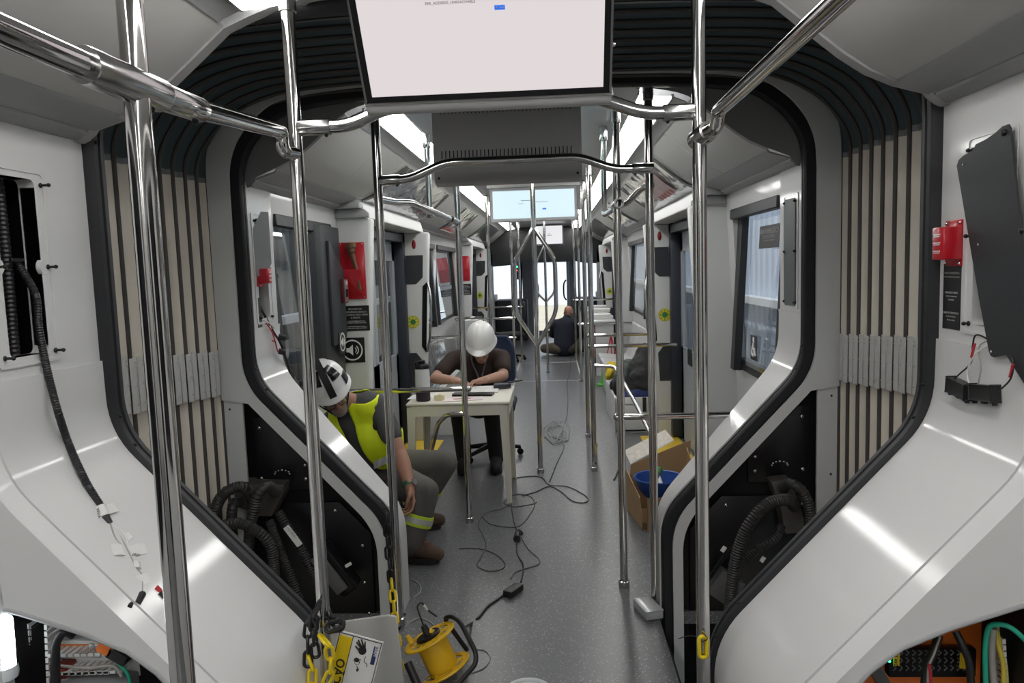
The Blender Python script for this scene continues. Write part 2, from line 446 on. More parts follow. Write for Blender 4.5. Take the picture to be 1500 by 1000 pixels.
# dark void beside the passage: pan below and backing behind the bulkhead
for s, nm in ((-1, 'equipment_well'), (1, 'equipment_well')):
    side = 'left' if s < 0 else 'right'
    w = thing(nm, 'black equipment well %s of the gangway walkway' % side, 'equipment well', (s*1.0, 2.9, -.45))
    b = B(); b.box((s*1.02, 2.8, -.44), (.86, 1.1, .02)); b.build('pan', BLACK, w)
    b = B(); b.box((s*.598, 2.82, -.25), (.012, 1.05, .42)); b.build('side_plate', BLACK, w)
    inn = [p for p in opening(.085, low=-.4) if p[1] < 1.12]
    poly = [(s*x, z) for x, z in inn]+[(s*1.37, 1.05), (s*1.37, -.4)]
    b = B(); b.prism(poly, (0, 3.386, 0), (1, 0, 0), (0, 0, 1), (0, .008, 0)); b.build('back_plate', BLACK, w)
    # raised access cover and bolts
    cov = [(1.265, .95), (1.22, .95), (1.00, .715), (1.00, .60), (1.265, .60)]
    b = B(); b.prism([(s*x, z) for x, z in cov], (0, 3.366, 0), (1, 0, 0), (0, 0, 1), (0, .02, 0), bev=.004); b.build('access_cover', mat('black_satin', (.006, .006, .007), .36, noise=.2, spec=.3), w)
    cov = [(1.265, .54), (.88, .54), (.735, .385), (.735, -.2), (1.265, -.2)]
    b = B(); b.prism([(s*x, z) for x, z in cov], (0, 3.366, 0), (1, 0, 0), (0, 0, 1), (0, .02, 0), bev=.004); b.build('access_cover', mat('black_satin', (0, 0, 0)), w)
    for x, z in ((1.235, .90), (1.24, .66), (1.03, .655), (1.03, .72), (.90, .50), (.78, .33), (1.24, .50), (.765, .0), (.78, .15)): b = B(); b.ell((s*x, 3.363, z), (.009, .006, .009), u=10, v=6); b.build('bolt', CHROMED, w)
    b = B()
    for k in range(7):
        a = k/6*PI; b.ell((s*(1.14+.035*math.cos(a)), 3.363, .68+.018*math.sin(a)), (.006, .005, .005), u=8, v=5)
    b.build('lifting_eye', CHROMED, w)

# ---------------------------------------------------------------- end consoles (white sloping covers)
def console(s, y0, y1, near, lab):
    t = thing('end_console', lab, 'console', (s*.95, (y0+y1)/2, 0))
    P = fillet([(1.2385, 0, 1.36), (1.236, 0, 1.135), (.606, 0, .462), (.606, 0, 0)], .12, 8)
    prof = [(p.x, p.z) for p in P]
    c = .03
    ys_ = [y0+c, y1] if near else [y0, y1-c]
    rows = [[(s*x, y, z) for x, z in prof] for y in [ys_[0]+(ys_[1]-ys_[0])*k/8 for k in range(9)]]
    if not near: rows = [[(x, y-(.175-max(0, min(.62, abs(x)-.606))*.29)*(y-3.375)/(y1-c-3.375), z) for x, y, z in r] for r in rows]
    b = B(); b.loft(rows, .006)
    b.build('cover', WHITE, t, sharp=50)
    # chamfered edge towards the seats, then the flat end skirt with a cut-out
    inn = []
    for i, (x, z) in enumerate(prof):
        if z > 1.25: inn.append((x, z-.0))
        else: inn.append((max(x+.02, .635) if z > .46 else .635, z-.022 if z > .46 else z))
    ye, yf = (y0+c, y0) if near else (y1-c, y1)
    dy = lambda x: 0 if near else .175-max(0, min(.62, x-.606))*.29
    b = B(); b.loft([[(s*x, ye-dy(x), z) for x, z in prof], [(s*min(x, 1.26), yf-dy(x), z) for x, z in inn]]); b.build('chamfer', WHITE, t, sharp=50)
    sk = [p for p in inn if p[1] < 1.26]
    cut = [(.635, .28), (.68, .36), (.74, .47), (.80, .565), (.86, .635), (.93, .69), (1.04, .738), (1.19, .788), (1.235, .80)]
    pol = [p for i, p in enumerate(sk) if p[1] > .29]+cut
    b = B(); b.prism([(s*x, z) for x, z in pol], (0, yf-(0 if near else .18), 0), (1, 0, 0), (0, 0, 1), (0, .012 if near else -.012, 0)); b.build('skirt', GREYP, t, sharp=30)
    b = B(); b.tube([(s*x, yf-(0 if near else .18), z) for x, z in cut], .006, 8); b.build('skirt_edge', LEDGE, t)
    return t
console(-1, 1.715, 2.2, True, 'white sloping end console with loose wiring, near the camera on the left')
console(1, 1.715, 2.2, True, 'white sloping end console under the hanging black cover, near the camera on the right')
console(-1, 3.375, 3.72, False, 'white sloping end console the worker in the yellow vest leans behind')
console(1, 3.375, 3.72, False, 'white sloping end console beside the cardboard box')
# ---------------------------------------------------------------- far car walls
PIL = [(4.87, 4.99), (6.92, 7.04), (11.15, 11.3), (13.45, 13.6)]
def wallbox(b, s, y0, y1, z0, z1, th=.035):
    n = 4
    rows = []
    for y in (y0, y1):
        rows.append([(s*wx(z0+(z1-z0)*k/n), y, z0+(z1-z0)*k/n) for k in range(n+1)])
    b.loft(rows, .004)
    b.loft([[(x+s*th, y, z) for x, y, z in r] for r in rows], .004)
    for r0, r1 in ((rows[0], [(x+s*th, y, z) for x, y, z in rows[0]]), (rows[1], [(x+s*th, y, z) for x, y, z in rows[1]])): b.loft([r0, r1])
    for i in (0, -1): b.loft([[rows[0][i], rows[1][i]], [(rows[0][i][0]+s*th, rows[0][i][1], rows[0][i][2]), (rows[1][i][0]+s*th, rows[1][i][1], rows[1][i][2])]])
WIN = [(3.76, 4.72), (7.35, 8.95), (9.15, 10.9), (13.75, 14.6)]
WZ0, WZ1 = .93, 1.91
HYF0, HYF1 = 3.475, 3.60
for s, nm in ((-1, 'wall_left'), (1, 'wall_right')):
    b = B()
    # end pillar with hatch
    for y0, y1, z0, z1 in ((3.40, HYF0, 0, 2.03), (HYF1, 3.70, 0, 2.03), (HYF0, HYF1, 0, 1.40), (HYF0, HYF1, 1.87, 2.03)):
        b.box((s*1.26, (y0+y1)/2, (z0+z1)/2), (.04, y1-y0, z1-z0))
    y = 3.70
    for w0, w1 in WIN:
        # solid up to the window, skipping door bays
        segs = [(y, w0)]
        for d0, d1 in ((4.99, 6.92), (11.3, 13.45)):
            ns = []
            for a0, a1 in segs:
                if d0 >= a0 and d1 <= a1: ns += [(a0, d0), (d1, a1)]
                else: ns.append((a0, a1))
            segs = ns
        for a0, a1 in segs: wallbox(b, s, a0, a1, 0, 2.03)
        wallbox(b, s, w0, w1, 0, WZ0); wallbox(b, s, w0, w1, WZ1, 2.03)
        y = w1
    wallbox(b, s, y, 14.9, 0, 2.03)
    st(b.build(nm, WHITE, sharp=30))
k = 0
for s in (-1, 1):
    for w0, w1 in WIN:
        k += 1
        t = thing('window_%d' % k, None, None, (s*1.28, (w0+w1)/2, WZ0)); t['kind'] = 'structure'
        b = B()
        def fr(y0, y1, z0, z1):
            for zz0, zz1 in ((z0, z1),):
                xm = wx((z0+z1)/2); b.box((s*(xm+.005), (y0+y1)/2, (z0+z1)/2), (.05, y1-y0, z1-z0), Euler((0, s*.055, 0)), bev=.004, seg=1)
        fr(w0, w0+.06, WZ0, WZ1); fr(w1-.09, w1, WZ0, WZ1); fr(w0, w1, WZ0, WZ0+.07); fr(w0, w1, WZ1-.06, WZ1)
        b.build('window_frame', mat('dark_window_frame', (.022, .023, .026), .45), t)
        b = B(); b.box((s*(wx(1.42)+.018), (w0+w1)/2, (WZ0+WZ1)/2), (.006, w1-w0-.12, WZ1-WZ0-.1), Euler((0, s*.055, 0))); b.build('pane', GLASS, t)
# door pillars and headers
def fl(pts, s): return [(s*x, z) for x, z in pts]
n = 0
for s in (-1, 1):
    for i, (p0, p1) in enumerate(PIL):
        w = .25 if i % 2 == 0 else .29
        b = B()
        ang = 1 if i % 2 == 0 else -1
        for z0, z1 in ((0, 1.955),):
            x0a, x0b = wx(z0)+.02, wx(z1)+.02
            b.prism([(s*(x0a-w), z0), (s*(x0a+.04), z0), (s*(x0b+.04), z1), (s*(x0b-w), z1)], (0, p0, 0), (1, 0, 0), (0, 0, 1), (0, p1-p0, 0), bev=.02, seg=3)
        st(b.build('wall_pillar', WHITEM, sharp=40))
    for d0, d1 in ((4.86, 7.06), (11.12, 13.62)):
        b = B()
        hd = fillet([(1.12, 0, 2.085), (1.075, 0, 2.05), (1.05, 0, 1.955), (1.30, 0, 1.945), (1.30, 0, 2.085)], .012, 3)
        b.prism([(s*p.x, p.z) for p in hd], (0, d0, 0), (1, 0, 0), (0, 0, 1), (0, d1-d0, 0))
        st(b.build('trim_6', WHITEM, sharp=40))
        for (ya, yb, pp) in ((d0-.07, d0+.02, [(1.27, 2.072), (1.11, 2.072), (1.075, 2.045), (1.075, 2.012), (1.27, 2.012)]), (d0-.02, d0+.02, [(1.27, 2.012), (1.06, 2.012), (1.03, 1.985), (1.03, 1.956), (1.27, 1.956)])):
            b = B(); b.prism([(s*x, z) for x, z in pp], (0, ya, 0), (1, 0, 0), (0, 0, 1), (0, yb-ya, 0), bev=.006); st(b.build('trim_9', LEDGE))
        # door jambs and leaves
        n += 1
        t = thing('door_%d' % n, None, None, (s*1.30, (d0+d1)/2, 0)); t['kind'] = 'structure'
        q0, q1 = d0+.13, d1-.14
        b = B()
        for y in (q0+.04, q1-.05): b.box((s*1.275, y, .99), (.14, .10, 1.95), bev=.01)
        b.box((s*1.275, (q0+q1)/2, 1.90), (.14, q1-q0, .07))
        b.build('door_frame', mat('dark_blue_jamb', (.020, .026, .04), .45), t)
        ym = (q0+q1)/2
        for y0, y1 in ((q0+.09, ym-.006), (ym+.006, q1-.10)):
            b = B()
            for a0, a1, z0, z1 in ((y0, y0+.09, .01, 1.87), (y1-.09, y1, .01, 1.87), (y0, y1, .01, .85), (y0, y1, 1.70, 1.87)):
                b.box((s*1.31, (a0+a1)/2, (z0+z1)/2), (.035, a1-a0, z1-z0))
            lf = b.build('door_leaf', mat('grey_blue_leaf', (.35, .38, .41), .35), t)
            b = B(); b.box((s*1.31, (y0+y1)/2, 1.275), (.008, y1-y0-.16, .87)); b.build('pane', GLASS, lf)
            b = B(); b.box((s*1.288, (y0+y1)/2, .80), (.006, .18, .14)); b.build('notice', BLABEL, lf)
        b = B(); b.box((s*1.09, ym, .004), (.34, q1-q0, .008)); b.build('threshold', mat('yellow_threshold', (.62, .43, .03), .5, noise=.1), t)

# end of far car: dark header, cab, windscreens and end door
b = B(); b.prism([(-1.3, 1.62), (-.62, 1.66), (-.5, 1.70), (.6, 1.70), (.75, 1.66), (1.3, 1.62), (1.3, 2.5), (-1.3, 2.5)], (0, 14.9, 0), (1, 0, 0), (0, 0, 1), (0, .25, 0), bev=.02)
st(b.build('trim_7', mat('dark_cab_header', (.02, .021, .024), .5, noise=.2)))
b = B()
for s in (-1, 1): b.box((s*1.22, 16.3, .5), (.16, 2.5, 1.0)); b.box((s*1.16, 15.0, .95), (.26, .2, 1.9))
b.box((0, 16.3, 2.3), (2.7, 2.6, .06))
st(b.build('wall_left', mat('cab_grey', (.33, .34, .36), .5)))
b = B()
ye = YE
for x0, x1, z0, z1 in ((-1.4, 1.4, 1.86, 2.5), (-1.4, -.52, -.0, .72), (.68, 1.4, 0, .72), (-.55, -.33, 0, 1.9), (.55, .70, 0, 1.9)):
    b.box(((x0+x1)/2, ye, (z0+z1)/2), (x1-x0, .08, z1-z0))
st(b.build('wall_end', mat('cab_grey', (0, 0, 0))))
t = thing('door_5', None, None, (.11, ye, 0)); t['kind'] = 'structure'
b = B()
for x0, x1, z0, z1 in ((-.33, -.26, 0, 1.86), (.48, .55, 0, 1.86), (-.33, .55, 1.70, 1.86), (-.33, .55, 0, .12)): b.box(((x0+x1)/2, ye-.02, (z0+z1)/2), (x1-x0, .06, z1-z0), bev=.01)
b.build('door_frame', mat('pale_door_frame', (.55, .57, .6), .4), t)
b = B(); b.box((.11, ye, .9), (.76, .006, 1.6)); b.build('pane', GLASS, t)
b = B()
for x in (-.24, .46):
    b.tube(resample([(x, ye-.05, 1.28), (x-.05*(1 if x > 0 else -1), ye-.10, 1.18), (x-.05*(1 if x > 0 else -1), ye-.10, .92), (x, ye-.05, .82)], 5), .018, 8)
b.build('handle', BLACK, t)
b = B()
for x in (-.93, 1.0):
    for dx in (-.36, .36): b.tube([(x+dx*.9, ye-.02, .70), (x+dx, ye-.02, 1.88)], .035, 8)
st(b.build('trim_8', BLACK))

# ---------------------------------------------------------------- poles and rails
R = .019
def pole(x, y, lab, z0=0., z1=2.36, clamps=(), r=R, base=True, top=True, grp='vertical grab poles'):
    t = thing('grab_pole', lab, 'grab pole', (x, y, z0), grp)
    b = B(); b.cyl((x, y, z0), (x, y, z1), r, n=28); b.build('pole', CHROME, t, sharp=60)
    if base:
        b = B(); b.lathe([(r+.001, 0), (r+.008, 0), (r+.008, .032), (r+.002, .036)], (x, y, z0), n=28); b.build('base_sleeve', CHROMED, t)
    if top:
        b = B(); b.lathe([(r+.001, 0), (r+.005, .002), (r+.005, .085), (r+.02, .092), (r+.022, .10), (r, .10)], (x, y, z1-.085), n=28); b.build('top_sleeve', CHROMED, t)
    for z in clamps:
        b = B(); b.lathe([(r+.001, -.028), (r+.004, -.026), (r+.004, .026), (r+.001, .028)], (x, y, z), n=28); b.build('clamp', CHROMED, t)
    return t
pole(-.476, 1.13, 'polished grab pole nearest the camera, crossing the left console', clamps=())
pole(-.562, 2.1, 'grab pole wrapped in black chain beside the caution sign', z1=2.40)
pole(.548, 2.1, 'grab pole with one yellow chain link hanging on it', z1=2.40)
pole(-.597, 3.25, 'dark grab pole with black and yellow chain running down it', z1=2.40)
pole(.585, 3.43, 'grab pole at the far gangway opening beside the clear organiser box', z1=2.40)
pole(.458, 3.63, 'grab pole in front of the cardboard box', z1=2.345)
pole(-.425, 4.62, 'grab pole standing between the knees of the vest worker and the white table')
pole(.432, 5.77, 'grab pole beyond the cardboard box, nearest pole on the right of the aisle behind it')
pole(.476, 6.55, 'grab pole second behind the cardboard box on the right of the aisle')
pole(.44, 6.95, 'grab pole third behind the cardboard box on the right of the aisle')
pole(.51, 10.34, 'thin distant grab pole at the right end of the nearer floor joint')
pole(.522, 12.84, 'thin distant grab pole at the right end of the farther floor joint')
pole(-.526, 8.02, 'grab pole rising behind the white helmet of the seated writer')
pole(-.417, 10.55, 'thin distant grab pole at the left end of the nearer floor joint')
pole(-.40, 12.6, 'thin distant grab pole at the left end of the farther floor joint')
def loop_pole(x, y, lab, zt, zk, zl, zb, w):
    t = thing('branching_pole', lab, 'grab pole', (x, y, 0))
    b = B(); b.cyl((x, y, 0), (x, y, 2.38), R, n=24); b.build('pole', CHROME, t, sharp=60)
    for s in (-1, 1):
        b = B(); b.tube(fillet([(x, y, zt), (x+s*w, y, zk), (x+s*w, y, zl), (x, y, zb)], .07, 5), .0165, 14); b.build('branch', CHROME, t, sharp=60)
    b = B(); b.lathe([(R, 0), (R+.008, 0), (R+.008, .032), (R, .036)], (x, y, 0)); b.build('base_sleeve', CHROMED, t)
loop_pole(.012, 5.75, 'tall branching pole with a diamond loop in the middle of the aisle', 1.90, 1.66, 1.25, 1.0, .155)
loop_pole(.044, 11.3, 'smaller distant branching pole framed inside the loop of the nearer one', 1.93, 1.68, 1.21, 1.08, .13)

def rail(name, lab, pts, r=.0185, fr=.06, sleeves=(), cat='grab rail', extra=None, grp=None):
    t = thing(name, lab, cat, V(pts[0]), grp)
    b = B(); b.tube(fillet(pts, fr, 7), r, 24); b.build('rail', CHROME, t, sharp=60)
    for p0, p1, rr in sleeves:
        b = B(); d = (V(p1)-V(p0)); L_ = d.length
        b.lathe([(r, 0), (rr-.001, 0), (rr, .003), (rr, L_-.003), (rr-.001, L_), (r, L_)], p0, d, 28); b.build('sleeve', CHROMED, t, sharp=50)
        b = B(); x, y, _ = basis(d); b.ell(V(p0)+d*.85-y*rr, .006, u=8, v=6); b.build('set_screw', SCREW, t)
    return t
# near car overhead rails
rail('overhead_rail', 'thick polished rail crossing the nearest pole at upper left', [(-.478, -4.6, 1.88), (-.476, 1.05, 1.888), (-.480, 1.30, 1.895), (-.575, 2.03, 1.985), (-.575, 2.03, 1.935), (-.562, 2.09, 1.935)], fr=.022,
     sleeves=(((-.476, 1.00, 1.888), (-.4765, 1.20, 1.8915), .0265), ((-.4765, 1.20, 1.8915), (-.492, 1.37, 1.904), .0225)))
rail('overhead_rail', 'thick polished rail running up to the top right corner', [(.60, -4.6, 2.0), (.60, 1.2, 2.0), (.578, 2.0, 1.985), (.578, 2.02, 1.945), (.55, 2.09, 1.937)], fr=.022,
     sleeves=(((.565, 2.06, 1.945), (.545, 2.13, 1.930), .0275),))
rail('crossbar', 'bent crossbar carrying the big near monitor between two poles', [(-.545, 2.1, 2.006), (-.40, 2.1, 2.006), (-.31, 2.1, 2.05), (-.2, 2.1, 2.055), (.2, 2.1, 2.06), (.27, 2.1, 2.055), (.40, 2.1, 2.004), (.53, 2.1, 2.003)], fr=.05,
     sleeves=(((-.55, 2.1, 2.006), (-.46, 2.1, 2.006), .0225), ((.535, 2.1, 2.003), (.452, 2.1, 2.003), .0225)))
rail('crossbar', 'bent crossbar in front of the slotted grey monitor back', [(-.585, 3.25, 1.992), (-.46, 3.25, 1.992), (-.30, 3.25, 2.058), (.27, 3.25, 2.058), (.42, 3.25, 2.0), (.575, 3.25, 2.0)], fr=.05,
     sleeves=(((-.59, 3.25, 1.992), (-.50, 3.25, 1.992), .0225), ((.58, 3.25, 2.0), (.49, 3.25, 2.0), .0225)))
rail('ceiling_grab_rail', 'short bent rail with ceiling hanger at upper left of the far car', [(-.597, 3.27, 1.915), (-.585, 3.55, 1.925), (-.55, 3.75, 1.94), (-.44, 4.5, 1.895), (-.425, 4.62, 1.89)], r=.016,
     sleeves=(((-.443, 4.45, 1.897), (-.425, 4.63, 1.89), .021),))
rail('ceiling_hanger', 'short hanger post dropping to the bent rail at upper left', [(-.545, 4.3, 2.37), (-.545, 4.3, 1.915)], r=.0165, sleeves=(((-.545, 4.3, 2.37), (-.545, 4.3, 2.29), .023), ((-.545, 4.3, 1.96), (-.545, 4.3, 1.90), .021)))
rail('ceiling_grab_rail', 'short bent rail with ceiling hanger at upper right of the far car', [(.60, 3.45, 1.95), (.56, 3.50, 1.945), (.50, 3.60, 1.885), (.447, 4.3, 1.883), (.447, 4.33, 1.89), (.447, 4.3, 2.37)], r=.016, fr=.03,
     sleeves=(((.462, 3.56, 1.885), (.452, 3.70, 1.883), .024), ((.447, 4.3, 2.37), (.447, 4.3, 2.29), .023)))
def bar(lab, pts, r=.016, fr=.05):
    t = thing('partition_bar', lab, 'partition bar', V(pts[0]), 'partition bars')
    b = B(); b.tube(fillet(pts, fr, 7), r, 16); b.build('rail', CHROME, t, sharp=60)
    b = B(); b.ell(pts[0], r*1.25); b.build('end_cap', CHROMED, t)
bar('waist-high bar passing in front of the water bottle and table', [(-.40, 4.62, .858), (-1.0, 4.62, .858), (-1.15, 4.62, .858)])
bar('waist-high bar above the cardboard box on the right', [(.44, 3.63, .860), (1.05, 3.63, .860), (1.25, 3.63, .86)])
bar('bar beside the dark backpack, level with its top', [(.45, 6.5, .90), (1.2, 6.5, .90)])
bar('bar bending down in front of the yellow cloth by the backpack', [(.45, 6.0, .80), (.62, 6.0, .79), (.72, 5.4, .60), (.80, 5.0, .40)])
bar('bar just above the backpack beyond the second pole behind the box', [(.46, 6.95, .955), (1.2, 6.95, .955)])
bar('distant bar along the counter piled with papers at right', [(.49, 10.34, .80), (1.25, 10.34, .80)])
bar('distant bar at the rightmost far pole above the papers', [(.50, 12.84, 1.02), (1.25, 12.84, 1.02)])
bar('bar behind the blue office chair at left', [(-.50, 8.02, .88), (-1.2, 8.02, .88)])
bar('lower bar behind the blue office chair at left', [(-.50, 8.02, .62), (-.75, 8.02, .62), (-.95, 8.02, .30)])
bar('distant bar at the left nearer floor joint', [(-.40, 10.55, .90), (-1.25, 10.55, .90)])
bar('distant bar at the left farther floor joint', [(-.38, 12.6, .95), (-1.25, 12.6, .95)])
bar('lower distant bar at the left nearer floor joint', [(-.40, 10.55, .62), (-.9, 10.55, .62)])

bar('tube curving down to the floor in front of the white plastic table', [(-.43, 4.62, .70), (-.54, 4.62, .70), (-.62, 4.75, .62), (-.74, 5.1, .33), (-.84, 5.4, .02)])
# ---------------------------------------------------------------- monitors
SCRW = mat('screen_white', (.02, .02, .02), .25, emit=(.93, .85, .86), estr=.80)
SCRC = mat('screen_cyan', (.02, .02, .02), .25, emit=(.52, .86, .98), estr=1.0)
SCRB = mat('screen_pale', (.02, .02, .02), .25, emit=(.9, .9, .93), estr=.9)
BEZ = mat('gloss_black_bezel', (.006, .006, .007), .12)
SILV = mat('monitor_silver', (.48, .48, .47), .35, metal=.3, noise=.03)
BLUE = mat('screen_button_blue', (.02, .05, .2), .4, emit=(.03, .16, .75), estr=1.)
INK = mat('screen_ink', (.03, .03, .03), .5)
def monitor(lab, cx, y, z, w, h, tilt, scr, face=-1, d=.05, bz=.022, lower=.04, vents=False):
    """y,z of the lower front edge; face -1 looks at -Y; tilt leans the top towards the viewer"""
    t = thing('monitor', lab, 'monitor', (cx, y, z))
    up = V((0, face*math.sin(tilt), math.cos(tilt))); nr = V((0, face*math.cos(tilt), -math.sin(tilt)))   # outward normal
    ux = V((-face, 0, 0)); o = V((cx, y, z))
    M = lambda: Matrix(((ux.x, nr.x, up.x, 0), (ux.y, nr.y, up.y, 0), (ux.z, nr.z, up.z, 0), (0, 0, 0, 1)))
    b = B(); b.box(o+up*(h/2)-nr*(d/2), (w, d, h), M(), bev=.006); b.build('housing', SILV, t)
    b = B(); b.box(o+up*(h/2)+nr*.002, (w-.012, .006, h-.012), M(), bev=.002); b.build('bezel', BEZ, t)
    b = B(); b.box(o+up*(h/2)+nr*.0045, (w-2*bz, .004, h-2*bz), M()); sc = b.build('screen', scr, t)
    if lower:
        b = B(); b.tube([o-ux*(w/2)-up*.015-nr*.02, o+ux*(w/2)-up*.015-nr*.02], lower*.55, 16); b.build('lower_rail', SILV, t, sharp=50)
    return t, o, ux, up, nr, sc
m1, o, ux, up, nr, sc = monitor('big bright monitor hanging over the near gangway, tilted down', -.018, 2.045, 2.048, .655, .385, math.radians(33), SCRW)
def on(u, v): return o+ux*u+up*v+nr*.0075
# writing on the white page
text('http://192.168.207.220:7860/hevssons-800001.AR is unreachable', .0125, on(-.135, .265), ux, up, INK, sc, ext=.0002)
text('This webpage is not available', .0125, on(-.135, .282), ux, up, INK, sc, ext=.0002)
text('ERR_ADDRESS_UNREACHABLE', .009, on(-.135, .248), ux, up, INK, sc, ext=.0002)
b = B(); b.box(on(.048, .231)-nr*.0005, (.026, .001, .011), Matrix(((ux.x, nr.x, up.x, 0), (ux.y, nr.y, up.y, 0), (ux.z, nr.z, up.z, 0), (0, 0, 0, 1))), bev=.0003, seg=1); bt = b.build('reload_button', BLUE, sc)
text('Reload', .007, on(.048, .231)+nr*.0004, ux, up, PRINTW, sc, align='CENTER', ext=.0002)
for zc in (.12, .25): b = B(); b.ell(o+ux*.332+up*zc-nr*.02, .006, u=8, v=6); b.build('side_screw', CHROMED, m1)

# monitor facing the far car: its slotted back shows
t = thing('monitor', 'grey monitor back with vent slots behind the far crossbar', 'monitor', (-.05, 3.52, 2.0))
zb, zt_, yb = 2.005, 2.372, 3.47
P = fillet([(0, 0, 2.38), (0, 0, 2.085), (.012, 0, 2.05), (.02, 0, 2.0), (.09, 0, 1.985), (.09, 0, 2.38)], .012, 3)
b = B(); b.prism([(p.x, p.z) for p in P], (-.385, yb, 0), (0, 1, 0), (0, 0, 1), (.675, 0, 0)); b.build('housing', mat('vent_housing_grey', (.36, .36, .36), .4, noise=.03), t)
b = B()
for i in range(34): b.box((-.345+i*.0178, yb-.0005, 2.122), (.0042, .006, .034))
for i in range(34): b.box((-.345+i*.0178, yb-.0005, 2.305), (.004, .006, .005))
b.build('vent_slots', BLACK, t)
b = B(); b.box((-.0475, yb+.095, 2.19), (.64, .006, .34)); b.build('screen', SCRC, t)
b = B(); b.box((-.0475, yb+.087, 2.19), (.67, .02, .378)); b.build('bezel', BEZ, t)
for x in (-.365, .27): b = B(); b.ell((x, yb+.012, 2.02), .006); b.build('screw', SCREW, t)

_bz = BEZ; BEZ = mat('pale_bezel', (.42, .43, .44), .4); m2, o, ux, up, nr, sc = monitor('pale blue monitor behind the branching pole', .01, 6.05, 1.965, .70, .27, 0, mat('screen_pale_cyan', (.02, .02, .02), .25, emit=(.72, .90, .98), estr=1.0), bz=.026, lower=0); BEZ = _bz
b = B()
for u, v, w, h in ((-.05, .165, .10, .004), (.05, .150, .13, .003), (-.1, .14, .04, .003)): b.box(o+ux*u+up*v+nr*.007, (w, .0008, h))
b.build('page_text', mat('faint_screen_text', (.2, .3, .3), .5), sc)
b = B(); b.box(o+ux*.085+up*.095+nr*.007, (.03, .0008, .012)); b.build('page_button', BLUE, sc)
b = B(); b.box((.01, 6.10, 2.32), (.74, .05, .16)); b.build('mount', COVE, m2)
m3, o, ux, up, nr, sc = monitor('small white monitor on the dark header at the far end', .115, 14.0, 2.0, .52, .37, 0, SCRB, bz=.02, lower=0)
b = B()
for u, v, w in ((0, .21, .03), (0, .18, .09)): b.box(o+ux*u+up*v+nr*.007, (w, .0008, .008))
b.build('page_text', INK, sc)
b = B(); b.box((.115, 14.45, 2.25), (.1, .85, .06)); b.build('mount_arm', BLACK, m3)
# ---------------------------------------------------------------- service hatches in the end pillars
HOSE = mat('corrugated_hose', (.016, .016, .018), .42, noise=.2, nscale=30)
CABLE = mat('black_cable', (.014, .014, .015), .45, noise=.2)
PLATE = mat('black_cover_plate', (.022, .024, .028), .42, noise=.15, nscale=60, bump=.08, bscale=350)
PAPER = mat('white_tag', (.72, .72, .70), .55, noise=.05)
WGREY = mat('grey_wire', (.35, .34, .31), .5); WRED = mat('red_wire', (.45, .03, .04), .45); WGREEN = mat('green_wire', (.02, .42, .27), .4); WYEL = mat('yellow_wire', (.75, .62, .08), .45); WWHITE = mat('white_wire', (.7, .7, .68), .45)
def corrugate(pts, r, pitch=.007):
    P = [V(p) for p in pts]; out = []; rr = []; L_ = 0; acc = 0; i = 0
    S = []
    for a, c in zip(P, P[1:]):
        n = max(1, int((c-a).length/(pitch/2)))
        for k in range(n): S.append(a+(c-a)*k/n)
    S.append(P[-1])
    return S, [r*(1 if k % 2 else .86) for k in range(len(S))]
def hose(b, pts, r, pitch=.007, n=14, sm=6):
    P, rr = corrugate(resample(pts, sm), r, pitch); b.tube(P, rr, n)
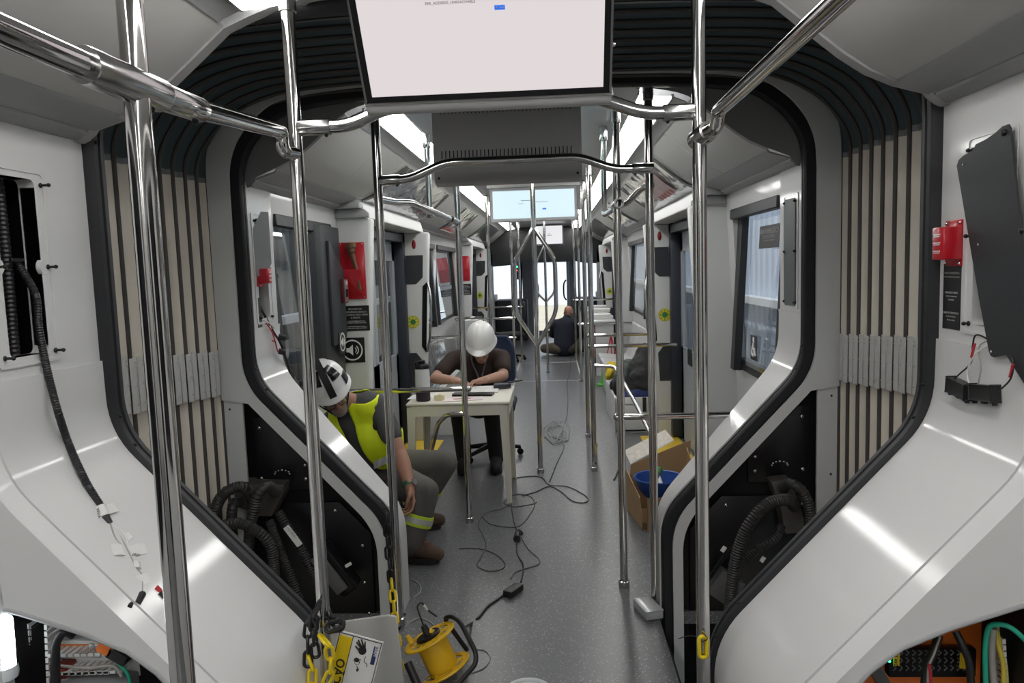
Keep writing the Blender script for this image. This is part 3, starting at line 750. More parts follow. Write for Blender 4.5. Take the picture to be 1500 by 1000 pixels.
def hatch(s, y0, y1, z0, z1, lab, far=False, hoses=True, covered=False):
    h = (y0+y1)/2
    t = thing('service_hatch', lab, 'hatch', (s*HB, h, z0-.03))
    m = .042
    o = [(y0-m, z0-m*.6), (y1+m*1.1, z0-m*.6), (y1+m*1.1, z1+m*.6), (y0-m, z1+m*.6)]
    def rr(p, r): return [(q.x, q.z) for q in fillet([(a, 0, c) for a, c in (p[-1:]+p+p[:1])], r, 5)][1:-1][:len(p)*6]
    O = rr([(a, c) for a, c in o], .012); I = rr([(y0, z0), (y1, z0), (y1, z1), (y0, z1)], .02)
    N_ = min(len(O), len(I)); O, I = O[:N_], I[:N_]
    b = B()
    x0, x1, x2, x3 = HB-.001, HB-.004, HB-.003, HB+.045
    rows = [[(s*x0, a, c) for a, c in O], [(s*x1, a, c) for a, c in O]]
    G = [(a*.65+p*.35, c*.65+q*.35) for (a, c), (p, q) in zip(O, I)]
    rows += [[(s*x1, a, c) for a, c in G], [(s*(x1+.003), a, c) for a, c in G]]
    rows += [[(s*(x1+.003), a, c) for a, c in I], [(s*x3, a, c) for a, c in I]]
    b.loft(rows, closed_u=True); b.build('frame', WHITE, t, sharp=25)
    b = B()
    b.box((s*(HB+.17), h, (z0+z1)/2), (.01, y1-y0+.3, z1-z0+.3)); 
    for yy in (y0-.02, y1+.02): b.box((s*(HB+.105), yy, (z0+z1)/2), (.12, .01, z1-z0+.06))
    for zz in (z0-.02, z1+.02): b.box((s*(HB+.105), h, zz), (.12, y1-y0+.06, .01))
    b.build('cavity', BLACK, t)
    k = .5 if far else .45 if covered else 1
    for z in (z0+.003, (z0+z1)/2, z1-.012):
        for y in ((y1+.022*k,) if True else ()):
            b = B(); p = V((s*(HB-.004), y, z))
            b.cyl(p, p-V((s*(.006 if far else .012 if covered else .022), 0, 0)), .0035, n=10); b.ell(p-V((s*(.006 if far else .012 if covered else .022), 0, 0)), (.006, .0055, .0055), u=10, v=8); b.ell(p, (.004, .007, .007), u=10, v=8); b.build('screw', SCREW, t)
        if covered: continue
        b = B(); p = V((s*(HB-.004), y0-.022*k, z)); b.cyl(p, p-V((s*(.006 if far else .012 if covered else .022), 0, 0)), .0035, n=10); b.ell(p-V((s*(.006 if far else .012 if covered else .022), 0, 0)), (.006, .0055, .0055), u=10, v=8); b.ell(p, (.004, .007, .007), u=10, v=8); b.build('screw', SCREW, t)
    # rounded ears on the middle of the long edges
    for y in (y0, y1): b = B(); b.lathe([(0, 0), (.02*k, 0), (.022*k, .004), (.022*k, .012)], (s*(HB-.003), y+(.012 if y == y1 else -.012)*k, (z0+z1)/2), (s, 0, 0), 20); b.build('ear', WHITE, t)
    if hoses:
        for y, r, xo in ((y0+.06, .032, .08), (y1-.055, .016, .06), (y1-.02, .009, .10)):
            b = B(); hose(b, [(s*(HB+xo), y, z0-.02), (s*(HB+xo), y+.004, (z0+z1)/2), (s*(HB+xo), y, z1+.02)], r, .012, 16); b.build('hose', HOSE, t)
        b = B(); b.box((s*(HB+.03), y0+.10, (z0+z1)/2+.02), (.006, .05, .008)); b.build('cable_tie', CABLE, t)
    return t
hatch(-1, *HYS[-1], HZ0, HZ1, 'open service hatch with black corrugated hoses in the near left wall')
hatch(1, *HYS[1], HZ0, HZ1, 'service hatch half hidden behind the hanging black cover, near right wall', hoses=False, covered=True)
hatch(-1, HYF0, HYF1, 1.40, 1.87, 'open service hatch with grey flap ajar above the far left console', far=True, hoses=False)
hatch(1, HYF0, HYF1, 1.40, 1.87, 'closed service hatch frame above the far right console', far=True, hoses=False)
# black cover hanging skewed on the near right hatch
pl = [(1.222, 2.086, 1.831), (1.222, 2.077, 1.845), (1.222, 2.054, 1.853), (1.222, 2.01, 1.86), (1.222, 1.998, 1.873), (1.222, 1.953, 1.878), (1.222, 1.914, 1.887), (1.222, 1.887, 1.897), (1.222, 1.865, 1.898), (1.222, 1.857, 1.887)]
pr = [(1.222, 1.735, 1.30), (1.222, 1.755, 1.283), (1.222, 1.845, 1.356), (1.222, 1.894, 1.343), (1.222, 1.906, 1.345), (1.222, 1.915, 1.356), (1.222, 1.946, 1.437), (1.222, 1.963, 1.48)]
pts = pl+[(1.222, 1.80, 1.64)]+pr
t = thing('cover_plate', 'black hatch cover hanging skewed on the near right wall', 'cover', (1.222, 1.92, 1.29))
b = B(); b.prism([(p[1], p[2]) for p in pts], (1.219, 0, 0), (0, 1, 0), (0, 0, 1), (.005, 0, 0)); b.build('plate', PLATE, t, sharp=30)
b = B()
for p in ((1.218, 2.054, 1.83), (1.218, 1.904, 1.356), (1.218, 1.974, 1.621)): b.ell(p, (.0015, .003, .003), u=8, v=6)
b.build('bare_holes', STEEL, t)
b = B()
for p in ((1.217, 1.877, 1.881), (1.217, 1.797, 1.647)): b.ell(p, (.005, .008, .008), u=10, v=8)
b.build('screw', SCREW, t)
# cover plates on the far hatches
t = thing('cover_plate', 'grey closed cover plate on the far right end pillar by the window', 'cover', (1.232, 3.54, 1.38))
b = B(); b.prism([(3.46, 1.40), (3.475, 1.39), (3.60, 1.385), (3.62, 1.40), (3.625, 1.86), (3.61, 1.875), (3.47, 1.872), (3.46, 1.86)], (1.2325, 0, 0), (0, 1, 0), (0, 0, 1), (.003, 0, 0)); b.build('plate', mat('grey_cover_plate', (.10, .115, .12), .4, noise=.1, bump=.05, bscale=300), t, sharp=30)
b = B()
for y, z in ((3.61, 1.86), (3.47, 1.86), (3.61, 1.40), (3.475, 1.40), (3.615, 1.63), (3.465, 1.63)): b.ell((1.2315, y, z), (.002, .004, .004), u=8, v=6)
b.build('screw', SCREW, t)
t = thing('hatch_flap', 'grey hatch flap standing ajar above the far red handle', 'cover', (-1.20, 3.44, 1.62))
b = B(); b.prism([(0, 0), (.0, .22), (.05, .30), (.09, .30), (.09, .06), (.06, 0)], (-1.236, 3.44, 1.60), (.55, .83, 0), (0, 0, 1), (.002, .002, 0), bev=.0008, seg=1); b.build('flap', mat('pale_flap', (.30, .31, .32), .35), t)

# emergency handles
def handle_box(s, y, z, lab, k=1.):
    t = thing('emergency_brake_box', lab, 'emergency handle', (s*HB, y, z-.06*k))
    b = B(); b.box((s*(HB-.004), y+.03*k, z), (.008, .085*k, .125*k), bev=.003); b.build('base_plate', RED, t)
    b = B(); b.box((s*(HB-.032), y+.015*k, z), (.05, .062*k, .088*k), bev=.005); b.build('cover_box', RED, t)
    for i in range(3):
        b = B()
        for j in range(2): b.box((s*(HB-.0575), y+.018*k, z+.024*k-.022*k*i-.005*j), (.001, .036*k-.006*j, .0026))
        b.build('white_lettering', PRINTW, t)
    for yy in (-.005, .065):
        for zz in (-.054, .054): b = B(); b.ell((s*(HB-.009), y+yy*k, z+zz*k), .0045*k, u=8, v=6); b.build('screw', CHROMED, t)
    return t
handle_box(1, 2.09, 1.628, 'red emergency handle box beside the hanging black cover')
handle_box(-1, 3.47, 1.60, 'red emergency handle box at the far left hatch', .8)
# labels beside them
def wall_label(s, y0, y1, z0, z1, lab, x=None, k=1.):
    x = x or HB-.001
    t = thing('wall_label', lab, 'label', (s*x, (y0+y1)/2, z0))
    b = B(); b.box((s*x, (y0+y1)/2, (z0+z1)/2), (.002, y1-y0, z1-z0), bev=.0008, seg=1); b.build('plate', BLABEL, t)
    ym = (y0+y1)/2; ux = (0, -s, 0); h = z1-z0
    rows = [('FREIO DE EMERGÊNCIA', .86, .0095), ('EM CASO DE PERIGO PUXE A MANETE', .80, .0062), ('EMERGENCY BRAKE', .56, .0095), ('IN CASE OF DANGER PULL', .505, .0062), ('THE HANDLE', .45, .0062), ('FRENO DE EMERGENCIA', .25, .0095), ('EN CASO DE PELIGRO', .195, .0062), ('TIRE DE LA MANIJA', .14, .0062)]
    for tx, v, sz in rows: text(tx, sz*k, (s*(x-.0016), ym, z0+h*v), ux, (0, 0, 1), PRINTG, t, align='CENTER', ext=.0002, sx=.9)
wall_label(1, 2.088, 2.178, 1.392, 1.572, 'tall black label under the red emergency handle box, near right wall', k=.86)
wall_label(-1, 3.44, 3.49, 1.33, 1.50, 'narrow black label under the far left red emergency handle', k=.5)

# ---------------------------------------------------------------- loose wiring
t = thing('loose_conduit', 'black conduit with white tagged wires dangling from the left hatch', 'cable', (-1.093, 1.919, 0.987))
b = B(); hose(b, [(-1.29, 1.95, 1.66), (-1.236, 1.936, 1.57), (-1.228, 1.926, 1.482), (-1.224, 1.939, 1.361), (-1.195, 1.922, 1.261), (-1.208, 1.973, 1.16), (-1.149, 1.938, 1.068), (-1.094, 1.916, 0.994)], .0105, .006, 14, 8); b.build('conduit', HOSE, t)
b = B(); b.cyl((-1.094, 1.914, 0.995), (-1.075, 1.9, 0.971), .013, n=18); b.build('white_sleeve', PAPER, t)
b = B(); b.cyl((-1.075, 1.9, 0.971), (-1.06, 1.895, 0.955), .012, .008, n=14); b.build('black_end', CABLE, t)
for pth, r, m in (([(-1.062, 1.898, 0.954), (-1.032, 1.887, 0.922), (-1.005, 1.869, 0.896), (-0.971, 1.844, 0.858), (-0.947, 1.83, 0.832), (-0.924, 1.789, 0.808)], .0028, WGREY),
                  ([(-1.06, 1.895, 0.955), (-1.028, 1.865, 0.921), (-1.003, 1.868, 0.889), (-0.964, 1.839, 0.852), (-0.943, 1.841, 0.827), (-0.917, 1.843, 0.796)], .0026, WGREY),
                  ([(-1.063, 1.899, 0.954), (-1.03, 1.901, 0.926), (-0.997, 1.871, 0.888)], .0024, WWHITE)):
    b = B(); b.tube(resample(pth, 6), r, 8); b.build('wire', m, t)
def card(a, c, w, lift=.004):
    """small folded tag between two surface points"""
    a = V(a); c = V(c); d = (c-a); nn = V((.765, 0, .644)) if a.x < 0 else V((-.765, 0, .644))
    sd = d.cross(nn).normalized()*w/2
    b = B(); b.loft([[a-sd, a+sd], [(a+c)/2-sd+nn*lift, (a+c)/2+sd+nn*lift], [c-sd, c+sd]], .0012)
    return b
for a, c, w in (((-1.082, 1.91, 0.984), (-1.073, 1.949, 0.981), .028), ((-1.002, 1.849, 0.897), (-1.016, 1.821, 0.908), .034), ((-0.993, 1.866, 0.886), (-0.983, 1.928, 0.873), .034), ((-1.024, 1.897, 0.91), (-1.014, 1.908, 0.918), .02), ((-0.944, 1.811, 0.831), (-0.935, 1.856, 0.819), .03), ((-0.971, 1.841, 0.863), (-0.961, 1.855, 0.853), .022)):
    card(a, c, w).build('wire_tag', PAPER, t)
text('W01A', .012, (-1.08, 1.878, 1.002), (.5, -.6, -.6), (.3, .75, .3), CABLE, t)
text('LR2X', .011, (-0.98, 1.853, 0.884), (.62, -.2, .0), (.2, .7, .5), CABLE, t)
b = B()
p = V((-0.919, 1.776, 0.805)); d = V((-0.915, 1.748, 0.797))-p
b.tube([p-d*.3, p+d], .009, 8); b.tube([p+V((-.012, -.01, 0)), p+d*1.1+V((-.012, -.01, 0))], .006, 8); b.build('plug', CABLE, t)
b = B(); b.tube([(-0.915, 1.837, 0.801), (-0.905, 1.84, 0.787)], .008, 8); b.build('red_plug', WRED, t)
b = B(); b.tube([(-0.903, 1.833, 0.788), (-0.892, 1.832, 0.773)], .009, 8); b.build('plug', CABLE, t)

t = thing('loose_connectors', 'two black connectors dangling on red and grey wires below the hanging cover', 'connector', (1.215, 1.972, 1.224))
for pth, r, m in (([(1.23, 1.896, 1.373), (1.215, 1.959, 1.393), (1.21, 1.97, 1.366), (1.212, 1.978, 1.321), (1.215, 2.04, 1.28), (1.217, 2.087, 1.251)], .0022, CABLE),
                  ([(1.208, 1.957, 1.371), (1.208, 1.971, 1.334)], .0034, WRED),
                  ([(1.23, 1.917, 1.388), (1.215, 1.945, 1.369), (1.212, 1.944, 1.343), (1.213, 1.936, 1.309), (1.216, 1.954, 1.261)], .0022, WGREY),
                  ([(1.23, 1.902, 1.381), (1.21, 1.947, 1.351), (1.212, 1.993, 1.301), (1.214, 1.991, 1.266), (1.216, 1.978, 1.246)], .002, WWHITE),
                  ([(1.225, 1.834, 1.36), (1.215, 1.808, 1.342), (1.213, 1.813, 1.301), (1.216, 1.871, 1.259)], .0022, CABLE),
                  ([(1.212, 1.803, 1.338), (1.212, 1.814, 1.306)], .0034, WRED)):
    b = B(); b.tube(resample(pth, 6), r, 8); b.build('wire', m, t)
for pa, pb in (((1.216, 2.085, 1.247), (1.216, 1.994, 1.238)), ((1.216, 1.972, 1.244), (1.216, 1.876, 1.255))):
    pa = V(pa); pb = V(pb); d = (pb-pa).normalized(); up = V((1, 0, 0)).cross(d)
    M = Matrix(((1, d.x, up.x, 0), (0, d.y, up.y, 0), (0, d.z, up.z, 0), (0, 0, 0, 1)))
    c = (pa+pb)/2; L_ = (pb-pa).length
    b = B(); b.box(c, (.022, L_, .040), M, bev=.003)
    for k in (-1, 1): b.box(c+d*k*L_*.45-up*.02*(-1 if up.z < 0 else 1), (.010, .006, .018), M)
    b.box(c-up*.023*(-1 if up.z < 0 else 1), (.010, .014, .008), M)
    b.build('connector', CABLE, t)

# wires at the far left hatch
t = thing('loose_wires', 'red and black wires hanging from the far left hatch', 'cable', (-1.221, 3.6, 1.212))
for pth, r, m in (([(-1.279, 3.55, 1.484), (-1.247, 3.55, 1.411), (-1.231, 3.6, 1.33), (-1.202, 3.62, 1.26), (-1.212, 3.75, 1.106)], .006, CABLE), ([(-1.277, 3.52, 1.436), (-1.247, 3.52, 1.393), (-1.222, 3.56, 1.333), (-1.213, 3.6, 1.228)], .0035, WRED), ([(-1.279, 3.52, 1.414), (-1.256, 3.5, 1.388), (-1.245, 3.56, 1.3), (-1.22, 3.6, 1.279)], .003, WRED), ([(-1.277, 3.52, 1.394), (-1.223, 3.5, 1.387), (-1.223, 3.6, 1.346)], .003, WWHITE)):
    b = B(); b.tube(resample(pth, 6), r, 8); b.build('wire', m, t)
for p in ((-1.196, 3.62, 1.297), (-1.2, 3.62, 1.226)):
    b = B(); b.box(p, (.035, .03, .025), Euler((.2, .3, .4)), bev=.004); b.build('connector', CABLE, t)

# ---------------------------------------------------------------- hoses and boxes in the equipment wells
BRK = mat('dusty_bracket', (.075, .068, .06), .6, noise=.3, nscale=30)
HOSE2 = mat('dusty_hose', (.022, .021, .021), .5, noise=.3, nscale=20)
def hoseset(lab, brk, hoses, org_):
    t = thing('hose_bundle', lab, 'hose', org_)
    b = B(); b.prism([(p[0], p[2]) for p in brk], (0, 3.28, 0), (1, 0, 0), (0, 0, 1), (0, .11, 0), bev=.003, seg=1); b.build('bracket', BRK, t)
    for pth, r in hoses:
        b = B(); hose(b, pth, r, .010, 14, 7); b.build('hose', HOSE2, t)
    return t
hoseset('thick black hoses bent over a bracket in the left equipment well', [(-1.335, 3.28, 0.662), (-1.107, 3.28, 0.651), (-1.109, 3.28, 0.613), (-1.17, 3.28, 0.505), (-1.234, 3.28, 0.506), (-1.342, 3.28, 0.559)],
        [([(-1.232, 3.24, 0.586), (-1.236, 3.16, 0.677), (-1.29, 3.12, 0.677), (-1.339, 3.12, 0.626), (-1.364, 3.12, 0.535), (-1.368, 3.15, 0.321)], .026), ([(-1.129, 3.25, 0.623), (-1.132, 3.16, 0.681), (-1.165, 3.13, 0.654), (-1.188, 3.13, 0.581), (-1.217, 3.14, 0.485), (-1.255, 3.16, 0.221)], .026),
         ([(-1.277, 3.2, 0.6), (-1.29, 3.15, 0.601), (-1.296, 3.14, 0.496), (-1.299, 3.16, 0.348)], .024), ([(-1.344, 3.05, 0.529), (-1.242, 3.06, 0.551), (-1.146, 3.06, 0.513), (-1.1, 3.08, 0.423), (-1.104, 3.1, 0.246)], .024),
         ([(-1.125, 3.25, 0.534), (-1.045, 3.2, 0.439), (-0.984, 3.2, 0.312), (-0.943, 3.22, 0.16)], .022), ([(-1.149, 3.2, 0.513), (-1.078, 3.15, 0.365), (-1.003, 3.12, 0.174), (-0.968, 3.1, 0.027)], .020)], (-1.226, 3.15, 0.225))
hoseset('thick black hoses looping from a bracket in the right equipment well', [(1.079, 3.28, 0.626), (1.162, 3.28, 0.637), (1.221, 3.28, 0.458), (1.222, 3.28, 0.396), (1.139, 3.28, 0.39), (1.118, 3.28, 0.521)],
        [([(1.167, 3.24, 0.527), (1.11, 3.15, 0.587), (1.014, 3.1, 0.587), (0.924, 3.08, 0.496), (0.876, 3.08, 0.355), (0.858, 3.1, 0.168), (0.856, 3.12, 0.037)], .026), ([(1.114, 3.24, 0.607), (1.124, 3.16, 0.655), (1.166, 3.14, 0.625), (1.198, 3.14, 0.542), (1.211, 3.16, 0.379)], .024),
         ([(1.112, 3.24, 0.442), (1.071, 3.2, 0.402), (0.987, 3.18, 0.359), (0.935, 3.18, 0.308)], .021)], (0.943, 3.1, 0.107))
t = thing('junction_box', 'tilted black box with a grey lid low in the left equipment well', 'box', (-0.857, 3.2, 0.2))
Mx = Matrix.Rotation(-.62, 4, 'Y')
b = B(); b.box((-0.87, 3.24, 0.272), (.085, .10, .24), Mx, bev=.012); b.build('body', mat('black_satin', (0, 0, 0)), t)
b = B(); b.box((-0.887, 3.18, 0.272), (.06, .02, .20), Mx, bev=.006); b.build('grey_lid', mat('dull_grey_lid', (.10, .10, .10), .5, noise=.1), t)
b = B(); b.box((-0.795, 3.17, 0.316), (.032, .002, .014), Matrix.Rotation(-.5, 4, 'Y')); b.build('white_tag', PAPER, t)
t = thing('hose_label', 'white printed label wrapped on a hose in the left equipment well', 'label', (-1.038, 3.17, 0.435))
b = B(); b.box((-1.037, 3.172, 0.45), (.030, .004, .105), Matrix.Rotation(-.60, 4, 'Y'), bev=.001, seg=1); b.build('sticker', PAPER, t)
text('WAGO-800', .02, (-1.053, 3.168, 0.473), (.56, 0, -.83), (.83, 0, .56), PRINTG, t, align='LEFT', sx=.8) if False else text('HX-8001', .018, (-1.058, 3.168, 0.492), (.56, 0, -.83), (.83, 0, .56), PRINTG, t, sx=.9)
t = thing('junction_box', 'dull grey flat box behind the hose loop in the right equipment well', 'box', (0.851, 3.2, 0.153))
b = B(); b.box((0.871, 3.26, 0.163), (.12, .06, .13), Matrix.Rotation(.62, 4, 'Y'), bev=.008); b.build('body', mat('dull_grey_lid', (0, 0, 0)), t)
b = B(); b.tube([(0.953, 3.25, 0.379), (0.857, 3.22, 0.314), (0.793, 3.2, 0.231)], .010, 8); b.build('arm', BLACK, t)
for p in ((0.852, 3.2, 0.356), (1.019, 3.2, 0.308)):
    b = B(); b.box(p, (.018, .003, .026), Matrix.Rotation(.6, 4, 'Y')); b.build('white_tag', PAPER, t)

# ---------------------------------------------------------------- chains, caution sign, skirt board
CH_B = mat('black_chain_plastic', (.013, .013, .014), .38, noise=.2); CH_Y = mat('yellow_chain_plastic', (.80, .60, .01), .35, noise=.05)
def link(b, c, d, side, L_, w, r):
    """one stadium link centred c along d"""
    d = V(d).normalized(); side = (V(side)-d*V(side).dot(d)).normalized(); P = []
    for k in range(16):
        a = 2*PI*k/16; P.append(V(c)+side*(w/2-r)*math.cos(a)*1.+d*((L_/2-w/2)*(1 if math.sin(a) >= 0 else -1)+(w/2-r)*math.sin(a)))
    b.tube(P, r, 8, closed=True)
def chain(t, path, m, L_=.06, w=.034, r=.0052, name='chain_link', start=0):
    P = resample(path, 12); pos = [0.]
    for a, c in zip(P, P[1:]): pos.append(pos[-1]+(c-a).length)
    pitch = L_-2.6*r; s = pitch/2; i = start
    while s < pos[-1]:
        k = max(j for j in range(len(pos)) if pos[j] <= s); k = min(k, len(P)-2)
        q = (s-pos[k])/max(1e-6, pos[k+1]-pos[k]); c = P[k].lerp(P[k+1], q); d = P[k+1]-P[k]
        sd = V((1, .25, 0)) if i % 2 else V((-.35, 1, .0))
        b = B(); link(b, c, d, sd, L_, w, r); b.build(name, m, t)
        s += pitch; i += 1
    return i
t = thing('barrier_chain', 'black and yellow plastic chain coiled on the pole by the caution sign', 'chain', (-0.582, 2.06, 0.324))
chain(t, [(-0.564, 2.06, 0.631), (-0.584, 2.05, 0.611), (-0.595, 2.05, 0.56), (-0.599, 2.05, 0.487)], CH_B, .058, .032, .0052, 'black_link')
chain(t, [(-0.561, 2.07, 0.653), (-0.566, 2.04, 0.626), (-0.575, 2.04, 0.565), (-0.576, 2.05, 0.508)], CH_B, .058, .032, .0052, 'black_link')
chain(t, [(-0.597, 2.05, 0.498), (-0.588, 2.05, 0.445), (-0.607, 2.05, 0.319)], CH_Y, .058, .032, .0052, 'yellow_link')
chain(t, [(-0.559, 2.05, 0.56), (-0.532, 2.03, 0.539), (-0.529, 2.04, 0.492), (-0.54, 2.05, 0.435), (-0.567, 2.05, 0.389), (-0.586, 2.05, 0.33)], CH_Y, .058, .032, .0052, 'yellow_link')
chain(t, [(-0.558, 2.12, 0.62), (-0.534, 2.09, 0.592), (-0.504, 2.06, 0.579)], CH_B, .058, .032, .0052, 'black_link')
b = B(); link(b, (-0.511, 2.05, 0.59), (1, 0, .35), (-.3, .5, 1), .062, .036, .0055); b.build('black_link', CH_B, t)
b = B(); link(b, (-0.518, 2.06, 0.579), (1, .2, .1), (0, .8, 1), .062, .036, .0055); b.build('black_link', CH_B, t)
t = thing('barrier_chain', 'black chain turning yellow, hanging down the dark pole by the reel', 'chain', (-0.499, 2.82, -0.061))
k = chain(t, [(-0.613, 3.17, 0.547), (-0.614, 3.17, 0.398), (-0.602, 3.15, 0.244)], CH_B, .066, .036, .0058, 'black_link')
chain(t, [(-0.599, 3.14, 0.261), (-0.572, 3.05, 0.172), (-0.543, 2.95, 0.101), (-0.521, 2.88, 0.021), (-0.496, 2.8, -0.078)], CH_Y, .066, .036, .0058, 'yellow_link', k)
t = thing('chain_link', 'single yellow plastic chain link tied to the right gangway pole', 'chain', (0.543, 2.07, 0.472))
b = B(); link(b, (0.542, 2.072, 0.507), (0, 0, 1), (1, 0, 0), .075, .034, .0058); b.build('link', CH_Y, t)
b = B(); b.tube(resample([(0.538, 2.07, 0.553), (0.552, 2.06, 0.538), (0.538, 2.07, 0.523)], 5), .0015, 6); b.tube(resample([(0.544, 2.08, 0.53), (0.544, 2.3, 0.424), (0.606, 2.9, 0.106)], 5), .0015, 6); b.build('tie_wire', CABLE, t)

t = thing('skirt_board', 'white board standing behind the caution sign and yellow chain', 'board', (-.52, 2.72, -.05))
b = B(); b.prism([(a[0], a[2]) for a in ((-0.754, 2.7, 0.273), (-0.515, 2.7, 0.307), (-0.484, 2.7, 0.301), (-0.457, 2.7, -0.073), (-0.795, 2.7, -0.073))], (0, 2.7, 0), (1, 0, 0), (0, 0, 1), (0, .012, 0), bev=.003, seg=1); b.build('board', mat('scuffed_white_board', (.58, .58, .56), .5, noise=.12, nscale=6), t)

t = thing('caution_sign', 'caution sign with yellow band and raised hand, hung sideways at the chain', 'sign', (-0.508, 2.2, 0.327))
o = V((-0.539, 2.17, 0.516)); ux = (V((-0.404, 2.17, 0.476))-o); W_ = ux.length; ux.normalize(); uy = V((0, 1, 0)).cross(ux).normalized(); uy = uy if uy.z < 0 else -uy
nrm = V((0, -1, 0)); Ls = .26
Ms = Matrix(((ux.x, uy.x, nrm.x, 0), (ux.y, uy.y, nrm.y, 0), (ux.z, uy.z, nrm.z, 0), (0, 0, 0, 1)))
def sg(u, v, w=0.): return o+ux*u+uy*v+nrm*w
b = B(); b.box(sg(W_/2, Ls/2), (W_, Ls, .003), Ms, bev=.001, seg=1); b.build('panel', mat('sign_white', (.78, .78, .76), .4), t)
b = B()
bw = .0022
for u, v, w, h in ((W_*.31, .006, W_*.94-.0*W_, bw),): b.box(sg(W_*.5, .006, .002), (W_*.94, bw, .001), Ms)
b.box(sg(W_*.03, Ls/2, .002), (bw, Ls-.012, .001), Ms); b.box(sg(W_*.97, Ls/2, .002), (bw, Ls-.012, .001), Ms); b.box(sg(W_*.335, Ls/2, .002), (bw, Ls-.012, .001), Ms)
b.build('border', CABLE, t)
b = B(); b.box(sg(W_*.183, Ls/2+.003, .0018), (W_*.285, Ls-.02, .001), Ms); bd = b.build('yellow_band', YEL, t)
text('ATENÇÃO', W_*.27, sg(W_*.19, W_*.62, .0028), -uy, ux, CABLE, bd, align='RIGHT', bold=.0006) 
# raised hand and small worker pictogram
b = B()
hc = (W_*.60, .044)
b.ell(sg(*hc, .002), (.0125, .0145, .0006), Ms, 16, 6)
for (u, v), (u2, v2), r in (((.590, .040), (.430, .016+.006), .0028), ((.57, .035), (.455, .008+.006), .0029), ((.60, .030), (.52, .004+.006), .0028), ((.64, .036), (.615, .008+.006), .0026), ((.585, .052), (.43, .036), .0030)):
    b.tube([sg(W_*u, v, .002), sg(W_*u2, v2, .002)], [r*1.15, r*.8], 8)
b.build('hand_pictogram', CABLE, t)
b = B()
b.ell(sg(W_*.53, .078, .002), (.0085, .0075, .0006), Ms, 14, 6)
b.tube([sg(W_*.46, .083, .002), sg(W_*.62, .074, .002)], .0013, 6)
b.build('helmet_pictogram', CABLE, t)
b = B()
P = [sg(W_*.55+.0075*math.cos(a*PI/6), .086+.0075*math.sin(a*PI/6), .002) for a in range(12)]
b.tube(P, .0007, 6, closed=True)
for u, v in ((.54, .084), (.60, .083)): b.ell(sg(W_*u, v, .002), (.0022, .002, .0006), Ms, 8, 5)
b.tube(fillet([sg(W_*.70, .060, .002), sg(W_*.69, .078, .002), sg(W_*.78, .083, .002), sg(W_*.77, .092, .002)], .004, 3), .0011, 6)
b.tube([sg(W_*.56, .097, .002), sg(W_*.63, .108, .002)], .0012, 6)
b.tube([sg(W_*.58, .104, .002), sg(W_*.60, .112, .002)], [.001, .004], 6)
b.build('figure_pictogram', CABLE, t)
b = B(); b.box(sg(W_*.875, .05, .0018), (W_*.09, .06, .0006), Ms); b.build('blue_print_block', mat('navy_print', (.02, .035, .13), .5), t)
text('PERIGO', W_*.09, sg(W_*.885, .03, .0026), -uy, ux, PRINTW, t, align='CENTER'); 

# ---------------------------------------------------------------- equipment racks under the near consoles
DUCT = mat('white_duct', (.72, .72, .70), .5); ORANGE = mat('orange_enclosure', (.92, .22, .035), .45, noise=.06)
def duct(parent_lab, p0, p1, w, d, teeth=.02):
    p0 = V(p0); p1 = V(p1); dr = (p1-p0); L_ = dr.length; dr.normalize(); up = V((0, 1, 0)); sd = dr.cross(up).normalized()
    Mx = Matrix(((dr.x, up.x, sd.x, 0), (dr.y, up.y, sd.y, 0), (dr.z, up.z, sd.z, 0), (0, 0, 0, 1)))
    t = thing('wiring_duct', parent_lab, 'wiring duct', (p0+p1)/2, 'slotted wiring ducts')
    b = B(); c = (p0+p1)/2; b.box(c+up*d/2, (L_, .004, w), Mx); b.build('base', DUCT, t)
    b = B(); n = int(L_/teeth)
    for k in range(n):
        for sg_ in (-1, 1):
            b.box(p0+dr*(teeth*(k+.5))+sd*sg_*w/2, (teeth*.6, d, .003), Mx); b.box(p0+dr*(teeth*(k+.5))+sd*sg_*w/2-up*d/2, (teeth*.75, .004, .008), Mx)
    b.build('slotted_sides', DUCT, t)
def rack(s):
    side = 'left' if s < 0 else 'right'
    t = thing('rack_backplate', ('dark backplate of the cabinet under the near left console' if s < 0 else 'orange backplate of the cabinet under the near right console'), 'backplate', (s*.95, 1.93, .0))
    P_ = [(s*1.232, 0), (s*1.232, .86), (s*1.05, .86), (s*.93, .74), (s*.70, .49), (s*.64, .40), (s*.64, 0)]
    b = B(); b.prism(P_, (0, 1.93, 0), (1, 0, 0), (0, 0, 1), (0, .012, 0)); b.build('plate', BLACK if s < 0 else ORANGE, t)
    b = B(); b.box((s*1.234, 1.83, .42), (.008, .20, .86)); b.build('side_lining', BLACK, t)
rack(-1); rack(1)
duct('narrow upright white slotted duct beside the glowing work lamp', (-1.245, 1.807, 0.734), (-1.262, 1.807, 0.48), .03, .05, .018)
duct('wide upright white slotted duct beside the orange topped unit', (-1.209, 1.819, 0.728), (-1.223, 1.819, 0.473), .045, .06, .018)
duct('upper level white slotted duct below the orange topped unit', (-1.182, 1.807, 0.622), (-1.004, 1.807, 0.627), .05, .06, .018)
duct('lower level white slotted duct above the grey lid', (-1.182, 1.807, 0.575), (-0.977, 1.807, 0.582), .045, .06, .018)
t = thing('control_unit', 'white control unit with orange front under the near left console', 'control unit', (-1.134, 1.856, 0.614))
b = B(); b.box((-1.146, 1.869, 0.636), (.14, .08, .05), bev=.004); b.build('body', mat('pale_grey_case', (.6, .6, .58), .45), t)
b = B(); b.box((-1.115, 1.832, 0.64), (.16, .02, .022), bev=.003); b.build('orange_front', ORANGE, t)
for k in (132, 139): pass
b = B(); b.box((-1.093, 1.822, 0.641), (.008, .006, .03)); b.build('clip', PAPER, t)
